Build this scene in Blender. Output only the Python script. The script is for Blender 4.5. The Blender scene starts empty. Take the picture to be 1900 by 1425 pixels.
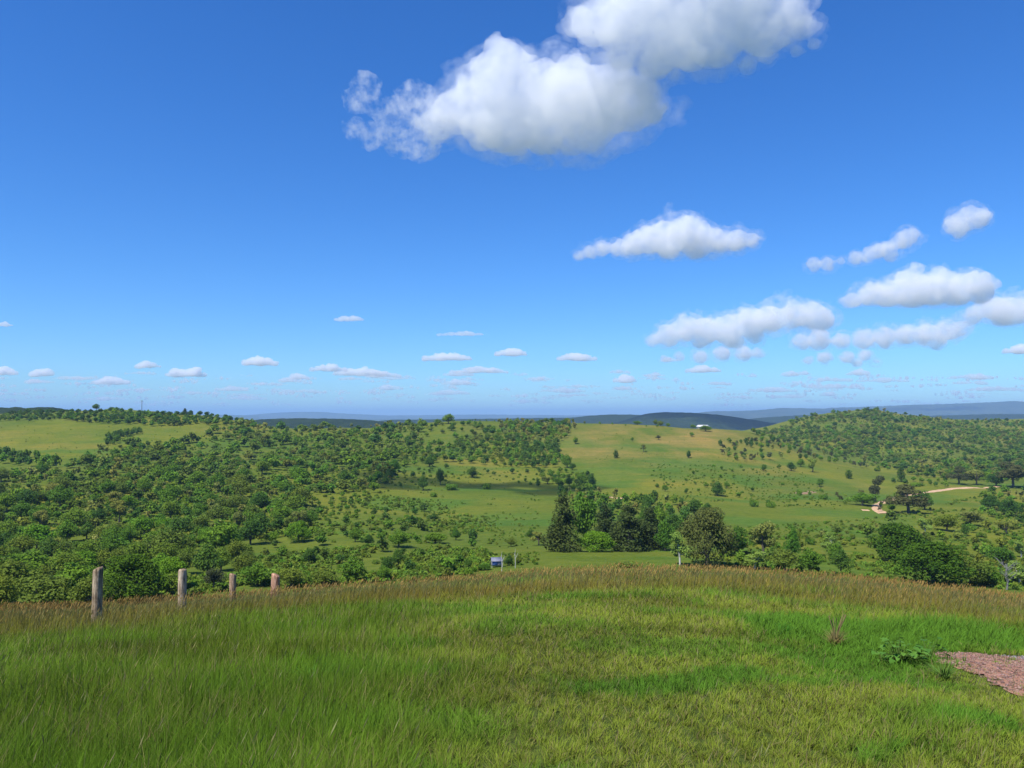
import bpy, math, random
import numpy as np
from mathutils import Vector
S = bpy.context.scene
COL = S.collection
R = math.radians
rng = np.random.default_rng(7)
random.seed(7)

# ------------------------------------------------------------------ camera, sky, sun, exposure
CAM_Z = 1.6
F = 1900 * 28 / 36.0                 # focal length in photo pixels
HOR = 772.0                          # horizon row in the photo
TAU = (HOR - 712.5) / F
cam = bpy.data.objects.new('camera', bpy.data.cameras.new('camera'))
COL.objects.link(cam); S.camera = cam
cam.location = (0, 0, CAM_Z); cam.rotation_euler = (R(90) + math.atan(TAU), 0, 0)
cam.data.lens = 28; cam.data.sensor_width = 36; cam.data.clip_start = 0.05; cam.data.clip_end = 300000

SUN_EL, SUN_AZ = 58.0, -136.0        # azimuth from +Y, clockwise
sd = Vector((math.cos(R(SUN_EL)) * math.sin(R(SUN_AZ)), math.cos(R(SUN_EL)) * math.cos(R(SUN_AZ)), math.sin(R(SUN_EL))))
sun = bpy.data.objects.new('sun', bpy.data.lights.new('sun', 'SUN'))
COL.objects.link(sun); sun.rotation_euler = sd.to_track_quat('Z', 'Y').to_euler()
sun.data.energy = 5.0; sun.data.angle = R(0.53); sun.data.color = (1.0, 0.955, 0.88)

W = bpy.data.worlds.new('World'); S.world = W; W.use_nodes = True
nt = W.node_tree; nt.nodes.clear()
sky = nt.nodes.new('ShaderNodeTexSky'); sky.sky_type = 'NISHITA'; sky.sun_disc = False
sky.sun_elevation = R(SUN_EL); sky.sun_rotation = R(SUN_AZ)
sky.altitude = 300; sky.air_density = 1.0; sky.dust_density = 0.15; sky.ozone_density = 3.2
hs = nt.nodes.new('ShaderNodeHueSaturation'); hs.inputs['Saturation'].default_value = 1.25; hs.inputs['Hue'].default_value = 0.5
bg = nt.nodes.new('ShaderNodeBackground'); bg.inputs[1].default_value = 0.15
wo = nt.nodes.new('ShaderNodeOutputWorld')
tn = nt.nodes.new('ShaderNodeMix'); tn.data_type = 'RGBA'; tn.blend_type = 'MULTIPLY'; tn.inputs[0].default_value = 1.0; tn.inputs[7].default_value = (.405, .645, .945, 1)   # the camera's deep blue rendering of the sky
nt.links.new(sky.outputs[0], hs.inputs['Color']); nt.links.new(hs.outputs[0], tn.inputs[6]); nt.links.new(tn.outputs[2], bg.inputs[0]); nt.links.new(bg.outputs[0], wo.inputs[0])

S.view_settings.view_transform = 'Standard'; S.view_settings.look = 'None'
S.view_settings.exposure = 0.27; S.view_settings.gamma = 1.0
S.render.engine = 'CYCLES'
cy = S.cycles
cy.max_bounces = 24; cy.diffuse_bounces = 3; cy.glossy_bounces = 2; cy.transmission_bounces = 3
cy.volume_bounces = 24; cy.transparent_max_bounces = 6
cy.sample_clamp_indirect = 6.0

# ------------------------------------------------------------------ helpers
def tag(o, label=None, cat=None, group=None, kind=None):
    if label: o['label'] = label
    if cat: o['category'] = cat
    if group: o['group'] = group
    if kind: o['kind'] = kind
    return o

def mesh_np(name, V, faces, mat=None, col=None, smooth=False):
    """faces: list of int arrays (n,k); col (nv,3) per vertex."""
    me = bpy.data.meshes.new(name)
    V = np.asarray(V, dtype=np.float32)
    me.vertices.add(len(V)); me.vertices.foreach_set('co', V.ravel())
    loops = np.concatenate([np.asarray(f, dtype=np.int32).ravel() for f in faces])
    tot = np.concatenate([np.full(len(f), np.asarray(f).shape[1], dtype=np.int32) for f in faces])
    start = np.concatenate([[0], np.cumsum(tot)[:-1]]).astype(np.int32)
    me.loops.add(len(loops)); me.loops.foreach_set('vertex_index', loops)
    me.polygons.add(len(tot)); me.polygons.foreach_set('loop_start', start); me.polygons.foreach_set('loop_total', tot)
    if smooth: me.polygons.foreach_set('use_smooth', np.ones(len(tot), dtype=bool))
    if col is not None:
        a = me.color_attributes.new('Col', 'FLOAT_COLOR', 'POINT')
        c = np.ones((len(V), 4), dtype=np.float32); c[:, :3] = col
        a.data.foreach_set('color', c.ravel())
    me.update(calc_edges=True); me.validate()
    if mat: me.materials.append(mat)
    return me

def obj(name, me, parent=None, loc=None):
    o = bpy.data.objects.new(name, me); COL.objects.link(o)
    if parent: o.parent = parent
    if loc is not None: o.location = loc
    return o

def hash2(ix, iy, seed):
    h = (ix.astype(np.int64) * 374761393 + iy.astype(np.int64) * 668265263 + seed * 1442695041) & 0xffffffff
    h = ((h ^ (h >> 13)) * 1274126177) & 0xffffffff
    return ((h ^ (h >> 16)) & 0xffffff) / float(0xffffff)

def vnoise(x, y, seed=0):
    x = np.asarray(x, float); y = np.asarray(y, float)
    ix = np.floor(x); iy = np.floor(y); fx = x - ix; fy = y - iy
    fx = fx * fx * (3 - 2 * fx); fy = fy * fy * (3 - 2 * fy)
    a = hash2(ix, iy, seed); b = hash2(ix + 1, iy, seed); c = hash2(ix, iy + 1, seed); d = hash2(ix + 1, iy + 1, seed)
    return (a * (1 - fx) + b * fx) * (1 - fy) + (c * (1 - fx) + d * fx) * fy

def fbm(x, y, seed=0, o=4):
    s = 0; a = 0.5; t = 0
    for k in range(o):
        s = s + a * vnoise(x * 2**k + 17.3 * k, y * 2**k - 9.1 * k, seed + k); t += a; a *= 0.5
    return s / t                      # 0..1

def sstep(a, b, x):
    t = np.clip((x - a) / (b - a), 0, 1); return t * t * (3 - 2 * t)

def ray(px, py):
    """photo pixel -> (x/y, z/y) of its ray"""
    v = (712.5 - np.asarray(py, float)) / F
    t = (v + TAU) / (1 - v * TAU)
    fwd = math.cos(math.atan(TAU)) * (1 + TAU * t)
    return (np.asarray(px, float) - 950) / F * fwd, t

# ------------------------------------------------------------------ terrain height
CREST = ([-400, 0, 200, 400, 600, 800, 950, 1150, 1300, 1500, 1700, 1900, 2300],
         [1176, 1138, 1128, 1112, 1097, 1080, 1063, 1053, 1056, 1072, 1088, 1113, 1150])
COLS = {
 -400: [(150,1140),(200,1100),(300,1020),(450,930),(600,880),(750,820),(900,775),(1000,765),(1200,790),(2000,800)],
 0:    [(150,1130),(200,1085),(300,1010),(450,905),(600,850),(750,800),(880,775),(1000,766),(1200,790),(2000,800)],
 200:  [(150,1130),(200,1080),(300,1000),(450,905),(650,835),(790,790),(880,764),(950,755),(1150,790),(2000,800)],
 320:  [(150,1125),(200,1075),(300,1000),(450,910),(650,838),(800,790),(900,760),(1150,800),(2000,800)],
 400:  [(150,1125),(200,1075),(300,1000),(450,915),(650,840),(800,790),(900,765),(1150,800),(2000,800)],
 500:  [(150,1125),(200,1075),(300,1000),(450,915),(650,845),(800,808),(900,791),(1150,810),(2000,800)],
 700:  [(150,1120),(200,1070),(300,990),(400,945),(550,885),(700,835),(850,804),(950,792),(1200,812),(2000,805)],
 830:  [(150,1110),(200,1060),(300,1000),(400,955),(520,905),(700,850),(850,793),(930,774),(1150,810),(2000,805)],
 1000: [(150,1110),(200,1048),(300,990),(420,945),(550,900),(700,850),(850,800),(950,778),(1200,815),(2000,805)],
 1150: [(150,1100),(200,1045),(300,995),(400,955),(520,910),(680,850),(820,805),(920,783),(1200,815),(2000,808)],
 1300: [(150,1100),(200,1050),(300,995),(400,950),(520,910),(680,850),(820,810),(900,790),(1200,815),(2000,808)],
 1400: [(150,1110),(200,1060),(300,1000),(400,955),(520,920),(680,860),(800,825),(880,800),(1100,812),(1500,797),(2000,810)],
 1500: [(150,1110),(200,1065),(300,1005),(400,960),(520,920),(680,870),(780,845),(900,850),(1050,838),(1300,795),(1500,765),(1900,800)],
 1600: [(150,1115),(200,1070),(300,1005),(400,965),(520,930),(650,890),(740,868),(850,878),(1000,855),(1300,795),(1550,752),(1900,790)],
 1700: [(150,1120),(200,1075),(300,1010),(400,960),(500,935),(600,905),(660,885),(760,890),(900,866),(1200,815),(1550,768),(1900,790)],
 1800: [(150,1125),(200,1080),(300,1015),(400,965),(500,935),(600,905),(650,897),(760,888),(1000,850),(1300,805),(1700,777),(2200,790)],
 1900: [(150,1130),(200,1090),(300,1025),(400,975),(500,940),(600,910),(700,890),(900,860),(1200,820),(1700,776),(2200,790)],
 2300: [(150,1150),(200,1110),(300,1040),(400,985),(500,950),(600,920),(700,900),(900,865),(1200,825),(1700,776),(2200,790)],
}
LD = np.linspace(math.log(0.5), math.log(6000), 900)
PXF = np.arange(-400, 2301, 15.0)
PLAIN = -66.0
def build_table():
    cp = sorted(COLS)
    rows = []
    for px in cp:
        tg = 25.0
        c = np.interp(px, *CREST) + tg
        zc = 24 * float(ray(px, c)[1]) + CAM_Z
        d = LD; dd = np.exp(d)
        kd = [0.5, 3, 6, 9, 12, 15, 18, 21, 24]
        kz = [zc * (max(a - 1.0, 0) / 23) ** 1.22 for a in kd]
        slope = (kz[-1] - kz[-2]) / 3
        kd += [30, 45]; kz += [kz[8] + 6 * slope * 1.25, kz[8] + 21 * slope * 1.6]
        for (q, py) in COLS[px]:
            kd.append(q); kz.append(q * float(ray(px, py)[1]) + CAM_Z)
        kd += [3000, 6000]; kz += [PLAIN, PLAIN]
        rows.append(np.interp(dd, kd, kz))
    T = np.array(rows)
    k = np.exp(-0.5 * (np.arange(-12, 13) / 3.2) ** 2); k /= k.sum()
    Tp = np.pad(T, ((0, 0), (12, 12)), mode='edge')
    T = np.array([np.convolve(r, k, 'valid') for r in Tp])
    # across columns
    G = np.array([np.interp(PXF, cp, T[:, j]) for j in range(T.shape[1])]).T
    k = np.exp(-0.5 * (np.arange(-6, 7) / 2.2) ** 2); k /= k.sum()
    Gp = np.pad(G, ((6, 6), (0, 0)), mode='edge')
    return np.array([np.convolve(Gp[:, j], k, 'valid') for j in range(G.shape[1])]).T
TBL = build_table()
def H0(x, y):
    x = np.asarray(x, float); y = np.asarray(y, float)
    r = np.hypot(x, y) + 1e-6; az = np.abs(np.arctan2(x, y))
    d = np.where(az < R(60), y, r * 0.5); d = np.clip(d, 0.51, 5999)
    u = np.clip(x / np.maximum(y, 1e-3), -0.95, 0.95); u = np.where(y <= 0, 0.95 * np.sign(x), u)
    back = sstep(R(60), R(180), az); u = u * (1 - back)
    px = np.clip(u * F + 950, -399, 2299)
    i = (px + 400) / 15; i0 = np.clip(np.floor(i).astype(int), 0, len(PXF) - 2); fi = i - i0
    j = (np.log(d) - LD[0]) / (LD[1] - LD[0]); j0 = np.clip(np.floor(j).astype(int), 0, len(LD) - 2); fj = j - j0
    return ((TBL[i0, j0] * (1 - fi) + TBL[i0 + 1, j0] * fi) * (1 - fj) + (TBL[i0, j0 + 1] * (1 - fi) + TBL[i0 + 1, j0 + 1] * fi) * fj)
def Hh(x, y):
    z = H0(x, y)
    r = np.hypot(x, y)
    z = z + (fbm(x / 2.6, y / 2.6, 3, 3) - 0.5) * 0.16 * sstep(1, 5, r)
    a = sstep(60, 300, r) * (1 - sstep(1800, 3000, r))
    z = z + (fbm(x / 70, y / 70, 11, 4) - 0.5) * 5.0 * a + (fbm(x / 14, y / 14, 15, 3) - 0.5) * 1.3 * a
    z = z + (fbm(x / 900, y / 900, 21, 4) - 0.5) * 14 * sstep(3000, 6000, r)
    return z
def project(px, py, dmin=26.0, dmax=2600.0):
    """photo pixels -> points on the ground (first hit beyond dmin)"""
    px = np.atleast_1d(np.asarray(px, float)); py = np.atleast_1d(np.asarray(py, float))
    u, t = ray(px, py)
    ds = np.exp(np.linspace(math.log(dmin), math.log(dmax), 420))
    X = u[:, None] * ds; Y = np.broadcast_to(ds, X.shape); Z = CAM_Z + t[:, None] * ds
    hit = Z < Hh(X, Y)
    k = np.argmax(hit, axis=1); ok = hit.any(axis=1) & (k > 0)
    k = np.maximum(k, 1); n = np.arange(len(px))
    lo = ds[k - 1].copy(); hi = ds[k].copy()
    for _ in range(10):
        m = (lo + hi) / 2; below = CAM_Z + t * m < Hh(u * m, m)
        hi = np.where(below, m, hi); lo = np.where(below, lo, m)
    return u * hi, hi, Hh(u * hi, hi), ok
def g1(px, py, dmin=26.0):
    x, y, z, ok = project([px], [py], dmin)
    q = 0
    while not ok[0] and q < 40:
        q += 1; x, y, z, ok = project([px], [py + q], dmin)
    return float(x[0]), float(y[0]), float(z[0])
def pix(x, y, z):
    u = x / y; t = (z - CAM_Z) / y; c = math.cos(math.atan(TAU))
    fwd = c * (1 + TAU * t)
    return 950 + F * u / fwd, 712.5 - F * (t - TAU) / (1 + TAU * t)

# ------------------------------------------------------------------ materials
def newmat(name):
    m = bpy.data.materials.new(name); m.use_nodes = True
    n = m.node_tree; b = n.nodes['Principled BSDF']
    b.inputs['Specular IOR Level'].default_value = 0.2; b.inputs['Roughness'].default_value = 0.85
    return m, n, b
def N(n, t, **kw):
    q = n.nodes.new(t)
    for k, v in kw.items():
        if hasattr(q, k): setattr(q, k, v)
        else: q.inputs[k.replace('_', ' ')].default_value = v
    return q
def mixc(n, a, b, f, mode='MIX'):
    m = n.nodes.new('ShaderNodeMix'); m.data_type = 'RGBA'; m.blend_type = mode
    for s, v in ((m.inputs[0], f), (m.inputs[6], a), (m.inputs[7], b)):
        if hasattr(v, 'links') or isinstance(v, bpy.types.NodeSocket): n.links.new(v, s)
        elif isinstance(v, tuple): s.default_value = (*v, 1) if len(v) == 3 else v
        else: s.default_value = v
    return m.outputs[2]
def ramp(n, src, stops):
    r = n.nodes.new('ShaderNodeValToRGB'); e = r.color_ramp.elements
    while len(e) < len(stops): e.new(0.5)
    for i, (p, c) in enumerate(stops):
        e[i].position = p; e[i].color = (*c, 1) if isinstance(c, tuple) else (c, c, c, 1)
    n.links.new(src, r.inputs[0]); return r.outputs[0]

def foliage_mat(name, trans=0.25, rand=True, up=0.0):
    m, n, b = newmat(name)
    if up:                            # shading normals tilted skyward to brighten blades and leaves beyond their real facing
        ge = n.nodes.new('ShaderNodeNewGeometry'); s1 = N(n, 'ShaderNodeVectorMath', operation='SCALE'); s1.inputs['Scale'].default_value = 1 - up
        s2 = N(n, 'ShaderNodeVectorMath', operation='ADD'); s2.inputs[1].default_value = (0, 0, up); s3 = N(n, 'ShaderNodeVectorMath', operation='NORMALIZE')
        n.links.new(ge.outputs['Normal'], s1.inputs[0]); n.links.new(s1.outputs[0], s2.inputs[0]); n.links.new(s2.outputs[0], s3.inputs[0]); n.links.new(s3.outputs[0], b.inputs['Normal'])
    at = N(n, 'ShaderNodeVertexColor', layer_name='Col')
    c = at.outputs[0]
    if rand:
        oi = n.nodes.new('ShaderNodeObjectInfo')
        c = mixc(n, c, ramp(n, oi.outputs['Random'], [(0, (0.72, 0.80, 0.85)), (0.5, (1.0, 1.0, 1.0)), (0.8, (1.14, 1.06, 0.9)), (1, (0.95, 1.15, 0.8))]), 1.0, 'MULTIPLY')
        geo = n.nodes.new('ShaderNodeNewGeometry')
    n.links.new(c, b.inputs['Base Color']); b.inputs['Roughness'].default_value = 0.6
    b.inputs['Specular IOR Level'].default_value = 0.06
    tr = n.nodes.new('ShaderNodeBsdfTranslucent'); n.links.new(c, tr.inputs[0])
    mx = n.nodes.new('ShaderNodeMixShader'); mx.inputs[0].default_value = trans
    out = n.nodes['Material Output']
    n.links.new(b.outputs[0], mx.inputs[1]); n.links.new(tr.outputs[0], mx.inputs[2]); n.links.new(mx.outputs[0], out.inputs[0])
    return m
M_grass = foliage_mat('grass_blade', 0.35, rand=False, up=.7)
M_leaf = foliage_mat('leaf', 0.32, up=.52)
M_mass = foliage_mat('leaf_mass', 0.32, rand=False, up=.52)

def bark_mat(name, c1, c2):
    m, n, b = newmat(name)
    tc = n.nodes.new('ShaderNodeTexCoord'); mp = N(n, 'ShaderNodeMapping'); mp.inputs['Scale'].default_value = (8, 8, 1.5)
    n.links.new(tc.outputs['Object'], mp.inputs[0])
    no = N(n, 'ShaderNodeTexNoise', Scale=3.0, Detail=6.0); n.links.new(mp.outputs[0], no.inputs['Vector'])
    n.links.new(ramp(n, no.outputs[0], [(0.3, c1), (0.7, c2)]), b.inputs['Base Color'])
    return m
M_bark = bark_mat('bark', (0.06, 0.05, 0.04), (0.16, 0.14, 0.11))
M_palebark = bark_mat('pale_bark', (0.42, 0.40, 0.34), (0.62, 0.60, 0.54))

# ground: green pasture with dry, tan and bare patches
def ground_mat():
    m, n, b = newmat('pasture')
    geo = n.nodes.new('ShaderNodeNewGeometry'); P = geo.outputs['Position']
    at = N(n, 'ShaderNodeVertexColor', layer_name='Col')
    def noise(scale, detail=5, rough=0.55, sc=(1, 1, 1)):
        mp = N(n, 'ShaderNodeMapping'); mp.inputs['Scale'].default_value = sc; n.links.new(P, mp.inputs[0])
        q = N(n, 'ShaderNodeTexNoise', Scale=scale, Detail=detail, Roughness=rough); n.links.new(mp.outputs[0], q.inputs['Vector']); return q.outputs[0]
    c = at.outputs[0]
    c = mixc(n, c, ramp(n, noise(0.035), [(0.3, (0.85, 0.9, 0.75)), (0.5, (1, 1, 1)), (0.72, (1.22, 1.05, 1.05))]), 1.0, 'MULTIPLY')
    c = mixc(n, c, ramp(n, noise(0.35, 6, 0.7), [(0.25, (0.66, 0.74, 0.6)), (0.5, (1, 1, 1)), (0.75, (1.22, 1.15, 1.1))]), 1.0, 'MULTIPLY')
    c = mixc(n, c, ramp(n, noise(6.0, 6, 0.7), [(0.3, (0.7, 0.75, 0.7)), (0.55, (1, 1, 1)), (0.8, (1.25, 1.2, 1.1))]), 1.0, 'MULTIPLY')
    c = mixc(n, c, ramp(n, noise(.22, 6, .65, (.12, 1, 1)), [(0.3, (0.80, 0.9, 0.8)), (0.5, (1, 1, 1)), (0.7, (1.22, 1.08, 1.1))]), 1.0, 'MULTIPLY')
    n.links.new(c, b.inputs['Base Color'])
    bp = N(n, 'ShaderNodeBump', Strength=0.6, Distance=0.5); n.links.new(noise(0.6, 8, 0.75), bp.inputs['Height']); n.links.new(bp.outputs[0], b.inputs['Normal'])
    b.inputs['Roughness'].default_value = 1.0; b.inputs['Specular IOR Level'].default_value = 0.05
    return m
M_ground = ground_mat()

GREEN = np.array([0.088, 0.135, 0.018]); YEL = np.array([0.152, 0.172, 0.020]); TAN = np.array([0.29, 0.205, 0.060]); LUSH = np.array([0.060, 0.145, 0.020])
def ground_color(x, y):
    x = np.asarray(x, float); y = np.asarray(y, float)
    r = np.hypot(x, y)
    n1 = fbm(x / 110, y / 110, 31, 5); n2 = fbm(x / 38, y / 60, 41, 5); n3 = fbm(x / 9, y / 9, 51, 3)
    yy = np.maximum(y, 1.0); px = 950 + F * x / yy
    tan_w = sstep(0.50, 0.70, n2) * 0.3 * sstep(400, 650, r)
    # the drier flank of the pasture hill
    dry = np.exp(-((px - 1240) / 210) ** 2) * sstep(580, 690, y) * (1 - sstep(880, 940, y)) * 0.62 * sstep(0.25, 0.6, n2 * 0.6 + n3 * 0.4)
    yel = sstep(0.35, 0.7, n1) * 0.8 * sstep(120, 300, r) + 0.25
    c = GREEN + (YEL - GREEN) * np.clip(yel, 0, 1)[..., None]
    w = np.clip(tan_w * 0.55 + dry, 0, 0.9)[..., None]; c = c * (1 - w) + TAN * w
    lush = (sstep(0.52, 0.68, fbm(x / 60, y / 30, 61, 3)) * 0.6 * sstep(150, 260, r) * (1 - sstep(700, 900, r)))[..., None]
    c = c * (1 - lush) + LUSH * lush
    near = (1 - sstep(30, 60, r))[..., None]
    c = c * (1 - near) + np.array([0.075, 0.10, 0.022]) * near
    far = sstep(1900, 3200, r)[..., None]
    fc = np.array([0.035, 0.06, 0.02]) + (np.array([0.11, 0.13, 0.04]) - np.array([0.035, 0.06, 0.02])) * sstep(0.55, 0.7, fbm(x / 1100, y / 1100, 71, 4))[..., None]
    return c * (1 - far) + fc * far

# ground sheet: polar grid out to the horizon
azf = np.concatenate([np.linspace(-180, -42, 47)[:-1], np.linspace(-42, 42, 421), np.linspace(42, 180, 47)[1:-1]])
rr = np.concatenate([[0.4, 0.8, 1.2, 1.7, 2.2], np.exp(np.linspace(math.log(2.7), math.log(3000), 430)), np.exp(np.linspace(math.log(3100), math.log(44000), 60))])
A_, R_ = np.meshgrid(np.radians(azf), rr, indexing='ij')
GX = R_ * np.sin(A_); GY = R_ * np.cos(A_); GZ = Hh(GX, GY)
na, nr = GX.shape
V = np.stack([GX, GY, GZ], -1).reshape(-1, 3)
V = np.vstack([V, [[0, 0, float(Hh(0.0, 0.3))]]])
ii = np.arange(na); jj = np.arange(nr - 1)
I, J = np.meshgrid(ii, jj, indexing='ij'); I2 = (I + 1) % na
Q = np.stack([I * nr + J, I2 * nr + J, I2 * nr + J + 1, I * nr + J + 1], -1).reshape(-1, 4)[:, ::-1]
c0 = len(V) - 1
T3 = np.stack([np.full(na, c0), ii * nr, ((ii + 1) % na) * nr], -1)[:, ::-1]
gc = np.vstack([ground_color(GX, GY).reshape(-1, 3), [[0.055, 0.075, 0.02]]])
ground = obj('ground', mesh_np('ground', V, [Q, T3], M_ground, gc, smooth=True)); tag(ground, kind='structure')

# ------------------------------------------------------------------ far ridges
def ridge_mat(name, c1, c2, sc):
    m, n, b = newmat(name)
    geo = n.nodes.new('ShaderNodeNewGeometry')
    q = N(n, 'ShaderNodeTexNoise', Scale=sc, Detail=8.0, Roughness=0.7); n.links.new(geo.outputs['Position'], q.inputs['Vector'])
    n.links.new(ramp(n, q.outputs[0], [(0.35, c1), (0.65, c2)]), b.inputs['Base Color'])
    bp = N(n, 'ShaderNodeBump', Strength=1.0, Distance=12.0); n.links.new(q.outputs[0], bp.inputs['Height']); n.links.new(bp.outputs[0], b.inputs['Normal'])
    b.inputs['Specular IOR Level'].default_value = 0.0
    return m
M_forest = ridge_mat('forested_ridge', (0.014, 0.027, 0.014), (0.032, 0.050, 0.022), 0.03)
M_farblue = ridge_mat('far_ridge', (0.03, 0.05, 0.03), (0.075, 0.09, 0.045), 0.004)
def ridge(name, pts, d, depth, mat, label, rough=1.0, seed=1):
    """pts: (px,py) skyline; a real ridge whose crest runs at distance d"""
    pxs = np.array([p[0] for p in pts], float); pys = np.array([p[1] for p in pts], float)
    n = max(24, int((pxs[-1] - pxs[0]) / 5)); P = np.linspace(pxs[0], pxs[-1], n)
    prof = np.interp(P, pxs, pys)
    k = np.ones(5) / 5; prof = np.convolve(np.pad(prof, 2, mode='edge'), k, 'valid')
    u, t = ray(P, prof); top = CAM_Z + t * d; base = PLAIN - 8
    wv = np.array([-1, -.8, -.6, -.45, -.3, -.2, -.1, 0, .1, .3, .6, 1.0])
    X = []; 
    for w in wv:
        y = d + w * depth + (fbm(P / 60, P * 0 + w, seed, 3) - .5) * depth * .3
        sh = math.cos(abs(w) * math.pi / 2) ** 1.3
        z = base + (top - base) * sh * (1 + (fbm(P / 40, P * 0 + 5 * w, seed + 5, 3) - .5) * 0.12 * (1 - (w == 0)) * (abs(w) > .05)) + (fbm(P / 7, P * 0 + w * 9, seed + 9, 2) - .5) * rough * d / F * 2.0
        X.append(np.stack([u * y, y, z], -1))
    X = np.array(X); a, b_, _ = X.shape
    I, J = np.meshgrid(np.arange(a - 1), np.arange(b_ - 1), indexing='ij')
    Q = np.stack([I * b_ + J, I * b_ + J + 1, (I + 1) * b_ + J + 1, (I + 1) * b_ + J], -1).reshape(-1, 4)
    o = obj(name, mesh_np(name, X.reshape(-1, 3), [Q], mat, smooth=True)); tag(o, label, 'hill', kind='structure'); return o
ridge('hill', [(-500, 762), (-150, 757), (20, 757), (90, 757), (150, 764), (230, 790)], 1500, 260, M_forest, 'dark wooded ridge behind the grassy hilltop', 1.0, 2)
ridge('hill', [(440, 792), (475, 778), (560, 776), (640, 777), (690, 780), (730, 785), (800, 795)], 2600, 350, M_forest, 'low flat dark wooded ridge in the gap of the skyline', .6, 3)
ridge('hill', [(640, 790), (720, 779), (900, 777), (1060, 775), (1090, 772), (1130, 769), (1200, 770), (1290, 776), (1400, 790)], 5200, 700, M_forest, 'low wooded shoulder beside the dark hill', .5, 4)
ridge('hill', [(1140, 786), (1175, 775), (1200, 767), (1230, 764.5), (1290, 766), (1340, 770), (1390, 778), (1440, 786)], 4300, 500, M_forest, 'dark blue flat topped hill behind the white roof', .5, 5)
ridge('hill', [(1300, 790), (1400, 776), (1470, 771), (1560, 768), (1700, 772), (1850, 768), (2200, 772)], 6500, 800, M_forest, 'middle blue ridge beyond the scrubby hill', .6, 6)
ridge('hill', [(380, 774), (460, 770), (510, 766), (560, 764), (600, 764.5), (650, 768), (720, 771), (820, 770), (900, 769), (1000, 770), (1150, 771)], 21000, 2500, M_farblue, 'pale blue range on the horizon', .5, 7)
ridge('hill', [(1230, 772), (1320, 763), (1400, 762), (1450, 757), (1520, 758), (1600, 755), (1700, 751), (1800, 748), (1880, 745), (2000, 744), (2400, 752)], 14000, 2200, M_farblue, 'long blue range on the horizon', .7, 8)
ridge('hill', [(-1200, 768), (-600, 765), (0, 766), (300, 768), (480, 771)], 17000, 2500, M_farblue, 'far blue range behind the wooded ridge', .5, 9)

# ------------------------------------------------------------------ tree generators (unit height ~1)
def tube(path, rad, seg=6):
    path = np.asarray(path, float); V = []; Fc = []
    for i, p in enumerate(path):
        t = path[min(i + 1, len(path) - 1)] - path[max(i - 1, 0)]; t = t / (np.linalg.norm(t) + 1e-9)
        a = np.cross(t, [0.3, 1, 0.1]); a /= np.linalg.norm(a) + 1e-9; b = np.cross(t, a)
        for s in range(seg):
            th = 2 * math.pi * s / seg; V.append(p + rad[i] * (math.cos(th) * a + math.sin(th) * b))
    for i in range(len(path) - 1):
        for s in range(seg):
            s2 = (s + 1) % seg; Fc.append((i * seg + s, i * seg + s2, (i + 1) * seg + s2, (i + 1) * seg + s))
    return np.array(V), np.array(Fc)
def join(parts):
    V = []; Fc = []; o = 0
    for v, f in parts: V.append(v); Fc.append(f + o); o += len(v)
    return np.vstack(V), np.vstack(Fc)
def leaves(lobes, n, size, rg, c1, c2, droop=0.0, aspect=1.0):
    """n leaf clumps over the surfaces of ellipsoid lobes (cx,cy,cz,rx,ry,rz)"""
    L = np.array(lobes); area = (L[:, 3] * L[:, 4] + L[:, 4] * L[:, 5] + L[:, 3] * L[:, 5]); k = rg.choice(len(L), n, p=area / area.sum())
    L = L[k]
    d = rg.normal(size=(n, 3)); d /= np.linalg.norm(d, axis=1)[:, None]
    rad = 1 - np.abs(rg.normal(size=n)) * 0.16 + rg.normal(size=n) * 0.05
    bumps = 1 + 0.14 * np.sin(d[:, 0] * 9 + k) * np.sin(d[:, 1] * 8 + 2 * k) * np.sin(d[:, 2] * 7 + k)
    p = L[:, :3] + d * L[:, 3:] * (rad * bumps)[:, None]
    p[:, 2] = np.maximum(p[:, 2], 0.01)
    nn = d / L[:, 3:]; nn /= np.linalg.norm(nn, axis=1)[:, None]
    nn = nn + rg.normal(size=(n, 3)) * 0.55; nn[:, 2] += 0.15 - droop; nn /= np.linalg.norm(nn, axis=1)[:, None]
    a = np.cross(nn, rg.normal(size=(n, 3))); a /= np.linalg.norm(a, axis=1)[:, None]; b = np.cross(nn, a)
    s = size * rg.uniform(0.6, 1.35, n)[:, None] * 0.5
    bend = nn * s * 0.35
    q = np.stack([p - a * s * aspect - bend, p - b * s * rg.uniform(.5, .9, (n, 1)), p + a * s * aspect - bend, p + b * s * rg.uniform(.5, .9, (n, 1))], 1)
    V = q.reshape(-1, 3); Fq = np.arange(4 * n).reshape(n, 4)
    hue = 0.5 + 0.5 * np.sin(k * 2.7 + 1.3)
    w = np.clip(rg.normal(0.5, 0.25, n) * 0.7 + hue * 0.3, 0, 1)[:, None]
    c = np.array(c1) * (1 - w) + np.array(c2) * w
    return V, Fq, np.repeat(c, 4, axis=0)

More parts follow.
